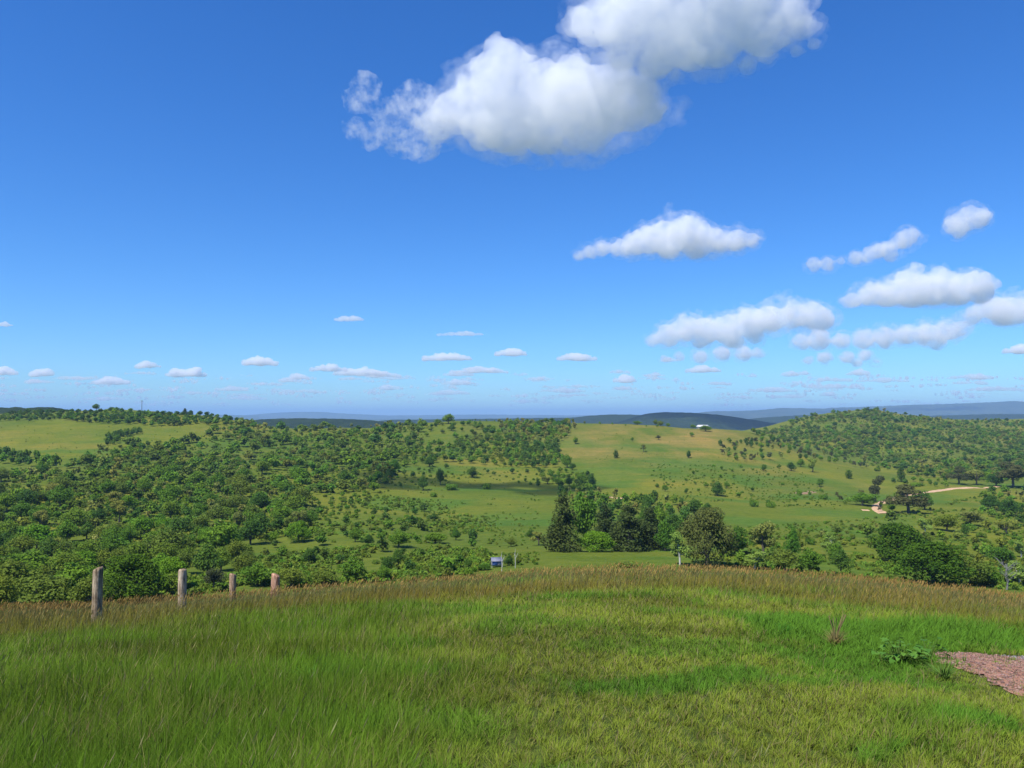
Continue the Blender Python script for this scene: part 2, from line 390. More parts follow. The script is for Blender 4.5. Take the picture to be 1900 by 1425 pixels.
def crown_lobes(kind, rg):
    L = []
    if kind == 'round':
        m = rg.integers(9, 13)
        for i in range(m):
            a = rg.uniform(0, 6.28); rr_ = rg.uniform(0.05, 0.30); z = rg.uniform(0.30, 0.74); s = rg.uniform(0.16, 0.24) * (1.1 - abs(z - .5))
            L.append((math.cos(a) * rr_, math.sin(a) * rr_, z, s, s, s * 0.85))
        L.append((0, 0, 0.52, 0.30, 0.30, 0.34)); L.append((rg.uniform(-.08, .08), 0, 0.82, 0.15, 0.15, 0.14))
    elif kind == 'spreading':
        m = rg.integers(10, 14)
        for i in range(m):
            a = i * 2.4 + rg.uniform(-.3, .3); rr_ = rg.uniform(0.15, 0.50); z = 0.42 + rg.uniform(-.1, .28) * (1 - rr_); s = rg.uniform(0.17, 0.25)
            L.append((math.cos(a) * rr_, math.sin(a) * rr_, z, s, s, s * 0.8))
        L.append((0, 0, 0.58, 0.36, 0.36, 0.34))
    elif kind == 'gum':
        m = rg.integers(8, 12)
        for i in range(m):
            a = rg.uniform(0, 6.28); rr_ = rg.uniform(0.05, 0.24); z = rg.uniform(0.38, 0.88); s = rg.uniform(0.09, 0.155)
            L.append((math.cos(a) * rr_, math.sin(a) * rr_, z, s, s, s * 1.0))
    elif kind == 'conifer':
        for z in np.linspace(0.10, 0.93, 13):
            w = 0.27 * (1 - z) ** 0.65 + 0.035
            for q in range(3):
                a = rg.uniform(0, 6.28); o_ = w * rg.uniform(.35, .75)
                L.append((math.cos(a) * o_, math.sin(a) * o_, z + rg.uniform(-.03, .03), w * .62, w * .62, 0.085))
    elif kind == 'slim':
        for z in np.linspace(0.12, 0.9, 8):
            w = 0.17 * (1 - abs(z - .45)) ; L.append((rg.uniform(-.04, .04), rg.uniform(-.04, .04), z, w, w, 0.12))
    elif kind == 'dome':
        for i in range(34):
            a = i * 2.4 + rg.uniform(-.3, .3); ph = rg.uniform(0.02, 1.0) ** .8 * 1.5; R0 = rg.uniform(.40, .52); s = rg.uniform(0.12, 0.19)
            L.append((math.cos(a) * R0 * math.cos(ph), math.sin(a) * R0 * math.cos(ph), .22 + .62 * math.sin(ph) * R0 / .46, s, s, s * 0.8))
        L.append((0, 0, 0.42, 0.46, 0.46, 0.42))
    elif kind == 'bush':
        for i in range(rg.integers(6, 9)):
            a = rg.uniform(0, 6.28); rr_ = rg.uniform(0.1, 0.55); s = rg.uniform(0.3, 0.48)
            L.append((math.cos(a) * rr_, math.sin(a) * rr_, rg.uniform(.25, .5), s, s, s * 0.95))
    return L
def trunk_mesh(kind, rg, lobes):
    parts = []
    top = {'round': .6, 'spreading': .5, 'gum': .75, 'conifer': .95, 'slim': .85, 'bush': .3, 'dome': .6, 'dead': .8}[kind]
    r0 = {'round': .035, 'spreading': .05, 'gum': .026, 'conifer': .025, 'slim': .02, 'bush': .03, 'dome': .04, 'dead': .03}[kind]
    x = rg.uniform(-.04, .04); y = rg.uniform(-.04, .04)
    path = [(0, 0, -0.05), (x * .3, y * .3, top * .3), (x, y, top * .65), (x * .6, y * 1.2, top)]
    parts.append(tube(path, [r0, r0 * .85, r0 * .6, r0 * .2], 7))
    for l in lobes[:9]:
        h = rg.uniform(.25, .6) * top; s = np.array([x * h / top, y * h / top, h]); e = np.array(l[:3]); m_ = (s + e) / 2 + [0, 0, -.03]
        parts.append(tube([s, m_, e], [r0 * .45, r0 * .3, r0 * .08], 5))
    return join(parts)
PAL = {  # two leaf reflectances per kind
 'round': ((0.022, 0.058, 0.012), (0.068, 0.125, 0.022)), 'spreading': ((0.026, 0.070, 0.010), (0.085, 0.160, 0.020)),
 'gum': ((0.050, 0.070, 0.030), (0.115, 0.135, 0.060)), 'conifer': ((0.015, 0.030, 0.016), (0.038, 0.054, 0.029)),
 'slim': ((0.018, 0.042, 0.016), (0.04, 0.08, 0.025)), 'bush': ((0.030, 0.062, 0.014), (0.075, 0.118, 0.028)),
 'dark': ((0.014, 0.040, 0.014), (0.040, 0.080, 0.022)), 'olive': ((0.030, 0.052, 0.014), (0.072, 0.105, 0.030)),
 'bigolive': ((0.034, 0.044, 0.019), (0.078, 0.088, 0.044)), 'pale': ((0.065, 0.11, 0.035), (0.13, 0.19, 0.075)), 'brown': ((0.022, 0.030, 0.024), (0.050, 0.058, 0.048)), 'deep': ((0.012, 0.034, 0.008), (0.040, 0.080, 0.012)),
}
for k_ in PAL: PAL[k_] = tuple(tuple(a * b for a, b in zip(c_, (2.9, 2.65, 1.25))) for c_ in PAL[k_])
def variant(kind, pal, seed, n, size, bark=None):
    rg = np.random.default_rng(seed); L = crown_lobes(kind, rg)
    V, Fq, c = leaves(L, n, size, rg, *PAL[pal], droop=.2 if kind == 'conifer' else 0)
    tv, tf = trunk_mesh(kind, rg, L)
    return mesh_np(kind + '_crown', V, [Fq], M_leaf, c), mesh_np(kind + '_trunk', tv, [tf], bark or M_bark, smooth=True)
VAR = {}
for key, kind, pal, cnt, n, size, bark in [
    ('round', 'round', 'round', 5, 2600, .055, None), ('dark', 'round', 'dark', 4, 2600, .055, None), ('olive', 'round', 'olive', 3, 2200, .055, None),
    ('spreading', 'spreading', 'spreading', 3, 5200, .055, None), ('dome', 'dome', 'spreading', 3, 9000, .045, None), ('gum', 'gum', 'gum', 4, 2300, .042, None), ('palegum', 'gum', 'pale', 1, 1500, .05, M_palebark),
    ('greygum', 'gum', 'brown', 3, 2600, .04, None), ('darkdome', 'dome', 'deep', 2, 9000, .045, None), ('bigolive', 'dome', 'bigolive', 1, 9000, .038, None), ('conifer', 'conifer', 'conifer', 4, 5200, .036, None), ('slim', 'slim', 'slim', 2, 1500, .04, None),
    ('bush', 'bush', 'bush', 4, 1100, .15, None), ('darkbush', 'bush', 'round', 3, 1100, .15, None), ('olivebush', 'bush', 'olive', 3, 1000, .15, None)]:
    VAR[key] = [variant(kind, pal, 100 + i * 13 + len(key) * 7, n, size, bark) for i in range(cnt)]
WID = {'round': .95, 'dark': .95, 'olive': .95, 'spreading': 1.4, 'dome': 1.1, 'darkdome': 1.05, 'bigolive': 1.15, 'gum': .66, 'palegum': .66, 'greygum': .66, 'conifer': .48, 'slim': .34, 'bush': 1.9, 'darkbush': 1.9, 'olivebush': 1.9}

used = set()
def plant(key, x, y, z, h, w, label, group=None, cat=None, name=None):
    isb = 'bush' in key
    name = name or ('bush' if isb else {'conifer': 'conifer_tree', 'gum': 'gum_tree', 'palegum': 'gum_tree', 'greygum': 'gum_tree'}.get(key, 'tree'))
    e = bpy.data.objects.new(name, None); COL.objects.link(e)
    e.empty_display_size = 0.5
    e.location = (x, y, z - 0.02 * h); e.rotation_euler = (0, 0, random.uniform(0, 6.28))
    s = w / WID[key]; e.scale = (s, s * random.uniform(.9, 1.1), h)
    cm, tm = random.choice(VAR[key])
    for nm, me in (('crown', cm), ('trunk', tm)):
        o = bpy.data.objects.new(nm, me); COL.objects.link(o); o.parent = e
    tag(e, label, cat or ('bush' if isb else 'tree'), group)
    return e
OCC = []                                # (px, py, halfwidth) of hand placed ones
def hand(px, py, hpx, wpx, key, label, group=None):
    x, y, z = g1(px, py)
    OCC.append((px, py, wpx * .4))
    return plant(key, x, y, z, hpx * y / F, wpx * y / F, label, group)

HAND = [
 (1045, 1024, 110, 62, 'conifer', 'tall grey green casuarina at the end of the row beside the open paddock'),
 (1083, 1012, 108, 66, 'round', 'tall green tree rising behind the gap in the casuarina row'),
 (1105, 1024, 40, 66, 'dome', 'low bright green dome shaped tree in front of the casuarina row'),
 (1122, 1016, 82, 44, 'conifer', 'narrow casuarina directly behind the low bright green dome tree'),
 (1165, 1022, 88, 66, 'conifer', 'broad dark casuarina standing in the middle of the row above the paddock'),
 (1205, 1018, 78, 52, 'conifer', 'olive casuarina next to the end of the row, before the dark rounded crowns'),
 (1234, 1022, 62, 44, 'dark', 'dark rounded tree at the end of the casuarina row'),
 (1220, 985, 48, 44, 'round', 'green crown showing above the casuarina row'),
 (1250, 990, 40, 46, 'dark', 'dark green crown behind the pale trunked tree'),
 (1262, 1049, 64, 50, 'palegum', 'light green tree with a crooked white trunk in front of the big olive tree'),
 (1312, 1050, 112, 104, 'bigolive', 'biggest tree of the valley, olive grey with bare twigs, right behind the grass crest'),
 (1288, 958, 36, 36, 'dark', 'dark round tree on the slope just above the biggest olive tree'),
 (1368, 1028, 56, 56, 'dark', 'dark tree beside the biggest olive tree'),
 (1392, 1010, 34, 30, 'gum', 'small grey gum between two dark trees below the slope'),
 (1417, 1034, 68, 62, 'gum', 'grey green gum with an airy crown beyond the crest'),
 (1471, 1040, 66, 36, 'dark', 'narrow dark tree beside the grey green gum'),
 (1400, 1056, 34, 64, 'palegum', 'pale green low crown showing just over the crest'),
 (1455, 1058, 42, 70, 'olive', 'olive leafy tree touching the top of the grass crest'),
 (1502, 1061, 48, 60, 'round', 'mid green rounded tree touching the grass crest'),
 (1560, 1064, 48, 44, 'dark', 'dark upright tree standing alone by the grass crest'),
 (1672, 1044, 74, 100, 'darkdome', 'big deep green dome tree, the farther of the two largest domes'),
 (1704, 1056, 48, 60, 'darkdome', 'green rounded tree squeezed between the two largest dome trees'),
 (1732, 1084, 80, 124, 'darkdome', 'big deep green dome tree, the nearer of the two largest domes'),
 (1800, 1086, 56, 78, 'olive', 'olive yellow tree beside the nearer big dome tree'),
 (1838, 1088, 40, 56, 'round', 'dull green tree at the crest next to the dead grey tree'),
 (1892, 1086, 44, 56, 'palegum', 'light green feathery tree beyond the dead grey tree'),
 (1860, 1048, 36, 60, 'dark', 'dark green flat tree in the scrub behind the dead grey tree'),
 (1686, 952, 52, 78, 'greygum', 'spreading grey brown gum beside the bend of the dirt road'),
 (1716, 946, 38, 42, 'dark', 'dark green tree touching the grey brown gum by the road'),
 (1625, 930, 48, 40, 'greygum', 'airy grey gum above the bend of the dirt road'),
 (1600, 938, 26, 56, 'round', 'low green tree on the uphill side of the road bend'),
 (1655, 948, 14, 20, 'round', 'small round shrub tree on the inside of the road bend'),
 (1672, 894, 32, 16, 'slim', 'slim dark tree above the dirt road on the pasture spur'),
 (1700, 902, 8, 34, 'darkbush', 'low dark thicket just above the straight of the dirt road'),
 (1676, 938, 40, 34, 'gum', 'grey green gum over the dirt road'),
 (1780, 899, 34, 42, 'greygum', 'brown grey gum at the far end of the dirt road'),
 (1812, 900, 34, 36, 'gum', 'grey green gum at the edge of the wooded slope by the road end'),
 (1880, 905, 50, 66, 'greygum', 'large brown grey gum at the foot of the wooded slope'),
 (1848, 902, 26, 40, 'dark', 'dark green tree at the foot of the wooded slope'),
 (1838, 946, 30, 44, 'dark', 'dark green tree on the flat beyond the open field'),
 (1872, 956, 34, 50, 'dark', 'dark green tree behind the flat beyond the open field'),
 (1800, 975, 28, 60, 'gum', 'wide grey gum at the lower edge of the open field'),
 (1757, 985, 34, 50, 'olive', 'olive tree at the lower edge of the open field'),
 (1790, 994, 24, 22, 'dark', 'small dark tree in the thicket below the open field'),
 (1868, 994, 36, 44, 'gum', 'grey gum below the flat beyond the open field'),
 (1630, 1016, 24, 50, 'olive', 'wide olive tree uphill of the far big dome tree'),
 (1575, 888, 17, 14, 'slim', 'small dark tree alone in the middle of the pasture spur'),
 (1521, 903, 16, 16, 'round', 'round dark tree alone on the pasture spur'),
 (1528, 926, 11, 22, 'darkbush', 'dark bush alone below the round tree on the pasture spur'),
 (1483, 918, 12, 14, 'darkbush', 'dark bush by the bare brown patch on the pasture spur'),
 (1508, 876, 28, 24, 'gum', 'airy grey gum high on the pasture spur'),
 (1486, 866, 16, 16, 'round', 'green round tree next to the airy gum on the pasture spur'),
 (1468, 874, 18, 20, 'dark', 'dark tree beside the green round tree on the pasture spur'),
 (1417, 874, 14, 10, 'dark', 'tiny dark tree alone on the upper pasture spur'),
 (1399, 940, 16, 18, 'darkbush', 'dark bush at the foot of the pasture spur'),
 (1428, 942, 14, 24, 'darkbush', 'wide dark bush at the foot of the pasture spur'),
 (1331, 920, 30, 34, 'dark', 'dark forked tree in the middle of the pasture hillside'),
 (1349, 906, 14, 16, 'round', 'green tree touching the dark forked tree on the pasture hillside'),
 (1234, 912, 14, 14, 'round', 'small green tree above the tan gully'),
 (1273, 916, 10, 9, 'dark', 'very small dark tree on the grass above the tan gully'),
 (1143, 850, 16, 11, 'slim', 'lone dark tree on the tan flank of the pasture hill'),
 (1194, 839, 18, 13, 'gum', 'lone leaning tree high on the tan flank of the pasture hill'),
 (1278, 850, 16, 11, 'dark', 'lone dark tree below the brow of the pasture hill'),
 (1284, 810, 9, 10, 'round', 'tiny tree just under the white roofed house'),
 (1173, 818, 8, 7, 'round', 'tiny tree near the top of the pasture hill'),
 (1222, 816, 9, 12, 'greygum', 'tiny bare looking tree near the brow of the pasture hill'),
 (1309, 800, 12, 24, 'round', 'hedge like clump below the white roofed house'),
 (1068, 824, 15, 13, 'round', 'lone green tree on the brow beside the brown grass'),
 (1052, 868, 28, 26, 'round', 'green tree where the woodland meets the tan hillside'),
 (1062, 872, 14, 16, 'dark', 'dark tree tucked behind the green tree at the woodland edge'),
 (1097, 897, 18, 22, 'dark', 'dark tree at the end of the hedge line below the tan hillside'),
 (1080, 896, 18, 24, 'round', 'green tree in the hedge line below the tan hillside'),
 (1056, 902, 18, 20, 'dark', 'dark tree in the hedge line above the shaded grass'),
 (1036, 898, 14, 22, 'round', 'green bushy tree in the hedge line above the shaded grass'),
 (1016, 898, 17, 22, 'gum', 'grey gum at the start of the hedge line above the shaded grass'),
 (785, 910, 32, 26, 'dark', 'dark upright tree at the edge of the shaded clearing'),
 (817, 900, 34, 20, 'dark', 'darkest pointed tree in the shaded clearing'),
 (838, 909, 14, 30, 'darkbush', 'dark bush beside the pointed tree in the shaded clearing'),
 (804, 922, 10, 18, 'darkbush', 'small dark bush in front of the shaded clearing'),
 (877, 886, 22, 24, 'dark', 'dark round tree above the shaded clearing'),
 (904, 908, 14, 22, 'darkbush', 'dark bush inside the cloud shaded grass'),
 (797, 866, 20, 26, 'dark', 'dark round tree on the sunny slope above the clearing'),
 (730, 876, 26, 34, 'dark', 'dark wide tree at the woodland edge above the clearing'),
 (722, 890, 22, 22, 'dark', 'dark tree directly below the wide tree at the woodland edge'),
 (553, 1006, 40, 50, 'dome', 'broad dark green tree at the front edge of the woodland'),
 (503, 1008, 24, 30, 'round', 'small rounded tree next to the broad tree at the front of the woodland'),
 (659, 1006, 30, 28, 'round', 'green round tree on the open scrubby slope'),
 (683, 1012, 22, 30, 'dark', 'dark low tree beside the green round tree on the scrubby slope'),
 (740, 1014, 34, 54, 'round', 'wide green tree in the scrubby slope'),
 (808, 1008, 22, 50, 'round', 'green clump like tree low on the scrubby slope'),
 (846, 1002, 24, 24, 'dark', 'dark tree at the lower edge of the scrubby slope'),
 (805, 966, 14, 28, 'dark', 'dark flat tree on the grass below the shaded clearing'),
 (655, 1080, 50, 66, 'round', 'large green tree behind the grass crest, past the last fence post'),
 (712, 1078, 32, 36, 'round', 'round green tree at the grass crest beside the large green tree'),
 (738, 1048, 32, 32, 'dark', 'dark tree on the slope above the grass crest'),
 (900, 1058, 14, 30, 'round', 'small green bush like tree at the centre of the grass crest'),
 (868, 1054, 20, 18, 'dark', 'small dark tree near the blue shelter'),
 (944, 1050, 22, 22, 'dark', 'dark little tree right beside the blue shelter'),
 (962, 1048, 22, 18, 'olive', 'olive little tree beyond the blue shelter'),
 (948, 1014, 18, 22, 'olive', 'yellow green little tree above the blue shelter'),
 (984, 1000, 20, 20, 'dark', 'small dark tree beside the open paddock'),
 (1000, 1012, 30, 34, 'gum', 'grey green tree at the corner of the open paddock'),
 (1165, 1052, 12, 60, 'olivebush', 'low olive mound poking over the grass crest'),
 (245, 1116, 90, 118, 'darkdome', 'large dark leafy tree between the first two fence posts'),
 (318, 1096, 66, 62, 'dome', 'bright green leafy tree just behind the second fence post'),
 (385, 1070, 66, 60, 'dark', 'dark tree behind the gap before the third fence post'),
 (395, 1098, 46, 44, 'greygum', 'thin grey tree with bare branches near the third fence post'),
 (478, 1086, 44, 70, 'round', 'green tree between the third and fourth fence posts'),
 (540, 1090, 40, 66, 'olive', 'olive green tree just behind the fourth fence post'),
 (600, 1088, 34, 60, 'olive', 'olive green tree between the fourth fence post and the large green tree'),
 (80, 1130, 66, 130, 'olive', 'light olive tree low behind the grass by the first fence post'),
 (12, 1120, 90, 110, 'olive', 'light olive tree at the foot of the grassy bank, farther from the posts'),
 (140, 1110, 74, 96, 'round', 'green tree filling the hollow behind the first fence post'),
 (60, 1070, 54, 90, 'round', 'green spreading tree on the woodland floor above the olive trees'),
 (758, 784, 13, 15, 'dark', 'lone dark tree on the skyline beside the knob shaped crown'),
 (832, 786, 20, 26, 'round', 'knob shaped crown standing highest on the skyline of the middle hill'),
 (813, 788, 12, 16, 'round', 'smaller round tree next to the knob shaped crown on the skyline'),
 (838, 799, 12, 18, 'dark', 'dark tree just under the knob shaped crown'),
 (179, 760, 13, 18, 'dark', 'square dark crown standing highest on the wooded hilltop'),
 (206, 764, 10, 16, 'dark', 'dark crown beside the square one on the wooded hilltop'),
 (343, 766, 12, 9, 'conifer', 'tiny pointed conifer on the bare hilltop skyline'),
 (355, 767, 8, 6, 'conifer', 'tiniest pointed conifer on the bare hilltop skyline'),
 (71, 762, 8, 12, 'dark', 'small round crown on the far wooded skyline'),
 (1226, 783, 12, 14, 'olive', 'light green tree on the brow in front of the dark blue hill'),
 (1216, 784, 12, 12, 'olive', 'light green tree beside another on the brow before the blue hill'),
 (1183, 784, 8, 20, 'round', 'low green thicket on the brow in front of the dark blue hill'),
 (1240, 787, 8, 10, 'round', 'little green tree on the brow between thicket and house'),
 (1286, 791, 8, 12, 'round', 'little dark tree close beside the white roofed house'),
 (1512, 768, 6, 7, 'dark', 'tiny dark tree on the ridge of the scrubby hill'),
]
for a in HAND: hand(*a)

# ------------------------------------------------------------------ scattered trees and bushes (regions of the hillsides)
def inside(px, py, poly):
    c = False; j = len(poly) - 1
    for i in range(len(poly)):
        xi, yi = poly[i]; xj, yj = poly[j]
        if (yi > py) != (yj > py) and px < (xj - xi) * (py - yi) / (yj - yi) + xi: c = not c
        j = i
    return c
REG = [  # polygon, tries, spacing, (hmin,hmax m), w/h, keys, label, group, gap noise threshold
 ([(-160,770),(0,772),(60,764),(140,766),(230,764),(300,770),(400,772),(455,778),(470,788),(390,790),(370,786),(340,790),(300,792),(250,788),(190,788),(110,780),(0,784),(-160,790)], 2200, .62, (5,7), 1.4, 'round dark dark',
  'dark tree in the belt of woodland along the bare hilltop', 'trees in the hilltop belt', 0),
 ([(-160,835),(0,838),(60,850),(100,856),(104,868),(60,870),(0,862),(-160,865)], 500, .6, (7,10), 1.0, 'dark round', 'dark tree in the isolated clump on the grassy bowl', 'trees in the clump on the grassy bowl', 0),
 ([(192,826),(200,812),(225,803),(262,798),(262,806),(232,812),(205,830)], 250, .6, (5,7), 1.0, 'dark round', 'dark tree in the curved clump high on the grassy bowl', 'trees in the curved hilltop clump', 0),
 ([(-160,885),(0,880),(100,878),(180,850),(250,822),(330,818),(400,800),(455,786),(600,788),(740,786),(800,792),(770,820),(745,850),(730,885),(700,915),(620,915),(545,925),(600,950),(575,985),(490,1005),(420,1030),(300,1045),(-160,1040)], 22000, .54, (3.5,11.5), 1.3, 'round round dark olive olive round gum bush',
  'tree in the dense green woodland covering the hillside', 'trees of the dense hillside woodland', .44),
 ([(-160,1000),(300,1000),(460,1010),(480,1080),(200,1130),(-160,1150)], 2200, .60, (5,8), 1.15, 'olive round olive bush', 'light olive tree in the scrubby hollow behind the grass bank', 'trees in the scrubby hollow', .36),
 ([(760,795),(830,785),(900,790),(960,826),(1030,850),(1040,868),(950,868),(880,862),(800,858),(745,870),(750,840)], 2600, .72, (5,8), 1.25, 'round dark round olive', 'tree in the open woodland on the middle hillside', 'trees of the open middle woodland', .38),
 ([(925,786),(1066,786),(1068,798),(1045,815),(1030,826),(1000,828),(950,822),(930,806)], 1500, .55, (6,8), 1.3, 'gum round gum dark', 'grey green tree in the dense thicket below the middle skyline', 'trees of the thicket below the skyline', 0),
 ([(960,826),(1035,830),(1045,860),(985,868),(930,850)], 700, .6, (6,9), 1.0, 'dark round dark', 'dark tree in the dense strip below the grey green thicket', 'trees of the strip below the thicket', 0),
 ([(990,872),(1100,880),(1105,900),(1010,900)], 300, .8, (4,6), 1.1, 'round dark bush', 'tree in the hedge line under the tan hillside', 'trees of the hedge line', 0),
 ([(545,930),(700,915),(760,935),(860,985),(910,1035),(900,1070),(700,1085),(420,1095),(480,1010),(590,985)], 3200, 1.05, (2.5,6), 1.15, 'round dark bush darkbush olive bush', 'tree scattered over the open scrubby slope', 'trees of the open scrubby slope', .38),
 ([(745,870),(880,868),(1010,880),(1000,905),(900,880),(800,900),(720,905)], 500, 1.3, (3,5), 1.1, 'dark bush darkbush', 'tree above the shaded clearing', 'trees above the shaded clearing', .3),
 ([(1395,803),(1440,788),(1500,770),(1600,752),(1690,766),(1760,778),(1900,782),(2060,780),(2060,905),(1900,895),(1770,892),(1700,884),(1640,870),(1560,846),(1430,818)], 14000, .54, (3.5,9.5), 1.5, 'round round olive gum dark', 'tree in the scrubby woodland over the far rounded hill', 'trees of the far hill woodland', .46),
 ([(1335,822),(1420,818),(1500,826),(1600,862),(1640,880),(1560,862),(1470,850),(1380,858),(1340,850)], 700, .75, (5,8), 1.0, 'gum dark greygum round', 'tree along the brow of the pasture spur', 'trees along the brow of the spur', .30),
 ([(1200,860),(1290,862),(1450,868),(1540,900),(1540,940),(1440,945),(1300,915),(1220,915)], 480, 1.6, (2,4.5), 1.2, 'darkbush bush round darkbush', 'small bush scattered on the pasture spur', 'bushes on the pasture spur', .3),
 ([(1330,985),(1420,1000),(1560,990),(1640,970),(1740,975),(1900,965),(2060,960),(2060,1100),(1780,1085),(1640,1070),(1500,1060),(1340,1048)], 2600, 1.15, (3,7.5), 1.1, 'olive round gum bush darkbush olive palegum', 'tree in the mixed scrub on the valley floor', 'trees of the valley floor scrub', .43),
 ([(1120,925),(1260,935),(1330,960),(1330,1010),(1240,1000),(1100,965),(1060,940)], 600, .8, (6,9), .9, 'dark gum dark round', 'green tree behind the casuarina row', 'trees behind the casuarina row', 0),
 ([(1040,880),(1110,905),(1130,960),(1040,960)], 260, .8, (5,8), .9, 'round gum dark', 'green tree above the tall grey green casuarina', 'trees above the casuarina', 0),
 ([(1540,915),(1640,925),(1720,935),(1730,955),(1650,955),(1570,945)], 260, 1.0, (3,6), 1.0, 'greygum round olive bush', 'tree in the grove round the bend of the dirt road', 'trees round the road bend', .25),
 ([(1830,915),(2060,915),(2060,985),(1880,985),(1820,950)], 450, .75, (5,8), 1.1, 'dark round gum', 'dark tree in the thicket beyond the open field', 'trees of the thicket beyond the field', .2),
 ([(1650,895),(1760,890),(1850,897),(1850,905),(1760,904),(1700,905)], 200, 1.0, (4,6), 1.0, 'round dark bush', 'tree above the straight of the dirt road', 'trees above the dirt road', .2),
 ([(1080,782),(1280,786),(1300,796),(1080,788)], 60, 1.8, (2.5,4), 1.1, 'round olive', 'small tree on the brow of the pasture hill', 'trees on the brow of the pasture hill', 0),
 ([(870,778),(1090,781),(1090,784),(870,783)], 120, 1.0, (2,3.5), 1.0, 'round dark', 'small tree dotted along the middle skyline', 'trees along the middle skyline', 0),
]
SC = []
occ = np.zeros((9000, 4)); no_ = 0
for (a, b, c) in OCC: occ[no_] = (a, b, c, 0); no_ += 1
for (poly, tries, sp, hr, wr, keys, label, group, thr) in REG:
    P = np.array(poly, float); lo = P.min(0); hi = P.max(0); keys = keys.split()
    px = rng.uniform(lo[0], hi[0], tries); py = rng.uniform(lo[1], hi[1], tries)
    m = np.array([inside(a, b, poly) for a, b in zip(px, py)]); px = px[m]; py = py[m]
    X, Y, Z, ok = project(px, py)
    gap = fbm(X / 58, Y / 75, 91, 4) + (.05 if 'far hill' in label or 'far rounded' in label else 0) * np.clip((px - 1560) / 160, -2.2, .6)
    hh = (hr[0] + (hr[1] - hr[0]) * rng.uniform(0, 1, len(px)) ** 1.3) * rng.uniform(.85, 1.1, len(px))
    for q in range(len(px)):
        if not ok[q] or no_ >= 8990: continue
        if gap[q] < thr and rng.random() < .93: continue
        w = hh[q] * wr; wp = w * F / Y[q]
        d2 = ((occ[:no_, 0] - px[q]) ** 2 + ((occ[:no_, 1] - py[q]) * 3.0) ** 2); lim = sp * (occ[:no_, 2] + wp * .5)
        if (d2 < lim * lim).any(): continue
        occ[no_] = (px[q], py[q], wp * .5, 0); no_ += 1
        key = keys[rng.integers(len(keys))]
        h = hh[q] * (0.45 if 'bush' in key else 1.0); w2 = w * (.62 if key == 'gum' else 0.9 if 'bush' not in key else .7)
        SC.append((h * w2 * (F / Y[q]) ** 2, key, X[q], Y[q], Z[q], h, w2, label, group))
SC.sort(key=lambda s: -s[0])
n_tree = len([o for o in COL.objects if o.get('category') == 'tree']); n_bush = len([o for o in COL.objects if o.get('category') == 'bush'])
mass = {'woodland': [], 'scrub_bushes': []}
for s in SC:
    isb = 'bush' in s[1]
    if isb and n_bush < 296: n_bush += 1; plant(*s[1:7], s[7].replace('small bush', 'tree').replace('tree', 'bush'), s[8].replace('trees', 'bushes'))
    elif not isb and n_tree < 296: n_tree += 1; plant(*s[1:7], s[7].replace('small bush', 'small tree'), s[8].replace('bushes', 'small trees'))
    else: mass['scrub_bushes' if isb else 'woodland'].append(s)
print('scatter', len(SC), 'woodland', len(mass['woodland']), 'bushes', len(mass['scrub_bushes']))
LOW = {}
for key, kind, pal, cnt, n, size in [('round','round','round',5,280,.165),('dark','round','dark',4,280,.165),('olive','round','olive',3,260,.165),('gum','gum','gum',4,260,.125),
        ('greygum','gum','brown',2,320,.1),('palegum','gum','pale',1,300,.1),('conifer','conifer','conifer',1,400,.1),('slim','slim','slim',1,200,.1),
        ('bush','bush','bush',3,150,.4),('darkbush','bush','round',3,150,.4),('olivebush','bush','olive',2,150,.4),('spreading','spreading','spreading',1,500,.12)]:
    LOW[key] = []
    for i in range(cnt):
        rg = np.random.default_rng(500 + i * 7 + len(key)); LOW[key].append(leaves(crown_lobes(kind, rg), n, size, rg, *PAL[pal]))
def mass_mesh(name, items, wiggle=.22):
    Vs = []; Fs = []; Cs = []; o = 0
    for s in items:
        key, x, y, z, h, w = s[1:7]
        v, f, c = LOW[key][rng.integers(len(LOW[key]))]
        a = rng.uniform(0, 6.28); k = w / WID[key]
        vx = (v[:, 0] * math.cos(a) - v[:, 1] * math.sin(a)) * k + x; vy = (v[:, 0] * math.sin(a) + v[:, 1] * math.cos(a)) * k + y
        Vs.append(np.stack([vx, vy, v[:, 2] * h + z - .02 * h], -1)); Fs.append(f + o); o += len(v)
        Cs.append(c * rng.uniform(1 - wiggle, 1 + wiggle) * np.array([rng.uniform(.85, 1.2), 1, rng.uniform(.85, 1.2)]))
    return mesh_np(name, np.vstack(Vs), [np.vstack(Fs)], M_mass, np.vstack(Cs))
tag(obj('woodland', mass_mesh('woodland', mass['woodland'])), 'dense mass of smaller distant trees over the hills', 'woodland', kind='stuff')
# low scrub: countless little shrubs and weeds over the pastures
items = list(mass['scrub_bushes'])
SCR = [([(-160,880),(0,875),(200,840),(460,790),(800,790),(760,860),(720,915),(900,960),(930,1070),(450,1095),(-160,1150)], 7000, (.8,2.2)),
       ([(740,860),(1000,865),(1000,1000),(900,1040),(760,950)], 500, (.4,1.2)),
       ([(700,920),(880,935),(960,960),(900,1000),(760,960)], 500, (.4,1.2)),
       ([(1120,915),(1560,925),(1560,945),(1300,935),(1120,930)], 260, (.5,1.3)),
       ([(1200,860),(1480,868),(1540,920),(1440,935),(1220,910)], 420, (.5,1.4)),
       ([(1060,800),(1300,790),(1440,830),(1560,870),(1400,870),(1150,870),(1060,850)], 160, (.4,1.0)),
       ([(0,780),(440,790),(300,815),(100,860),(0,835)], 120, (.4,1.2)),
       ([(1330,985),(1640,960),(1900,900),(2060,900),(2060,1110),(1640,1075),(1340,1055)], 2600, (.7,2.0)),
       ([(1395,800),(1600,765),(1900,780),(2060,780),(2060,900),(1640,870)], 3500, (1.0,3.0)),
       ([(930,1020),(1000,1010),(1000,1050),(930,1055)], 50, (.4,1.1))]
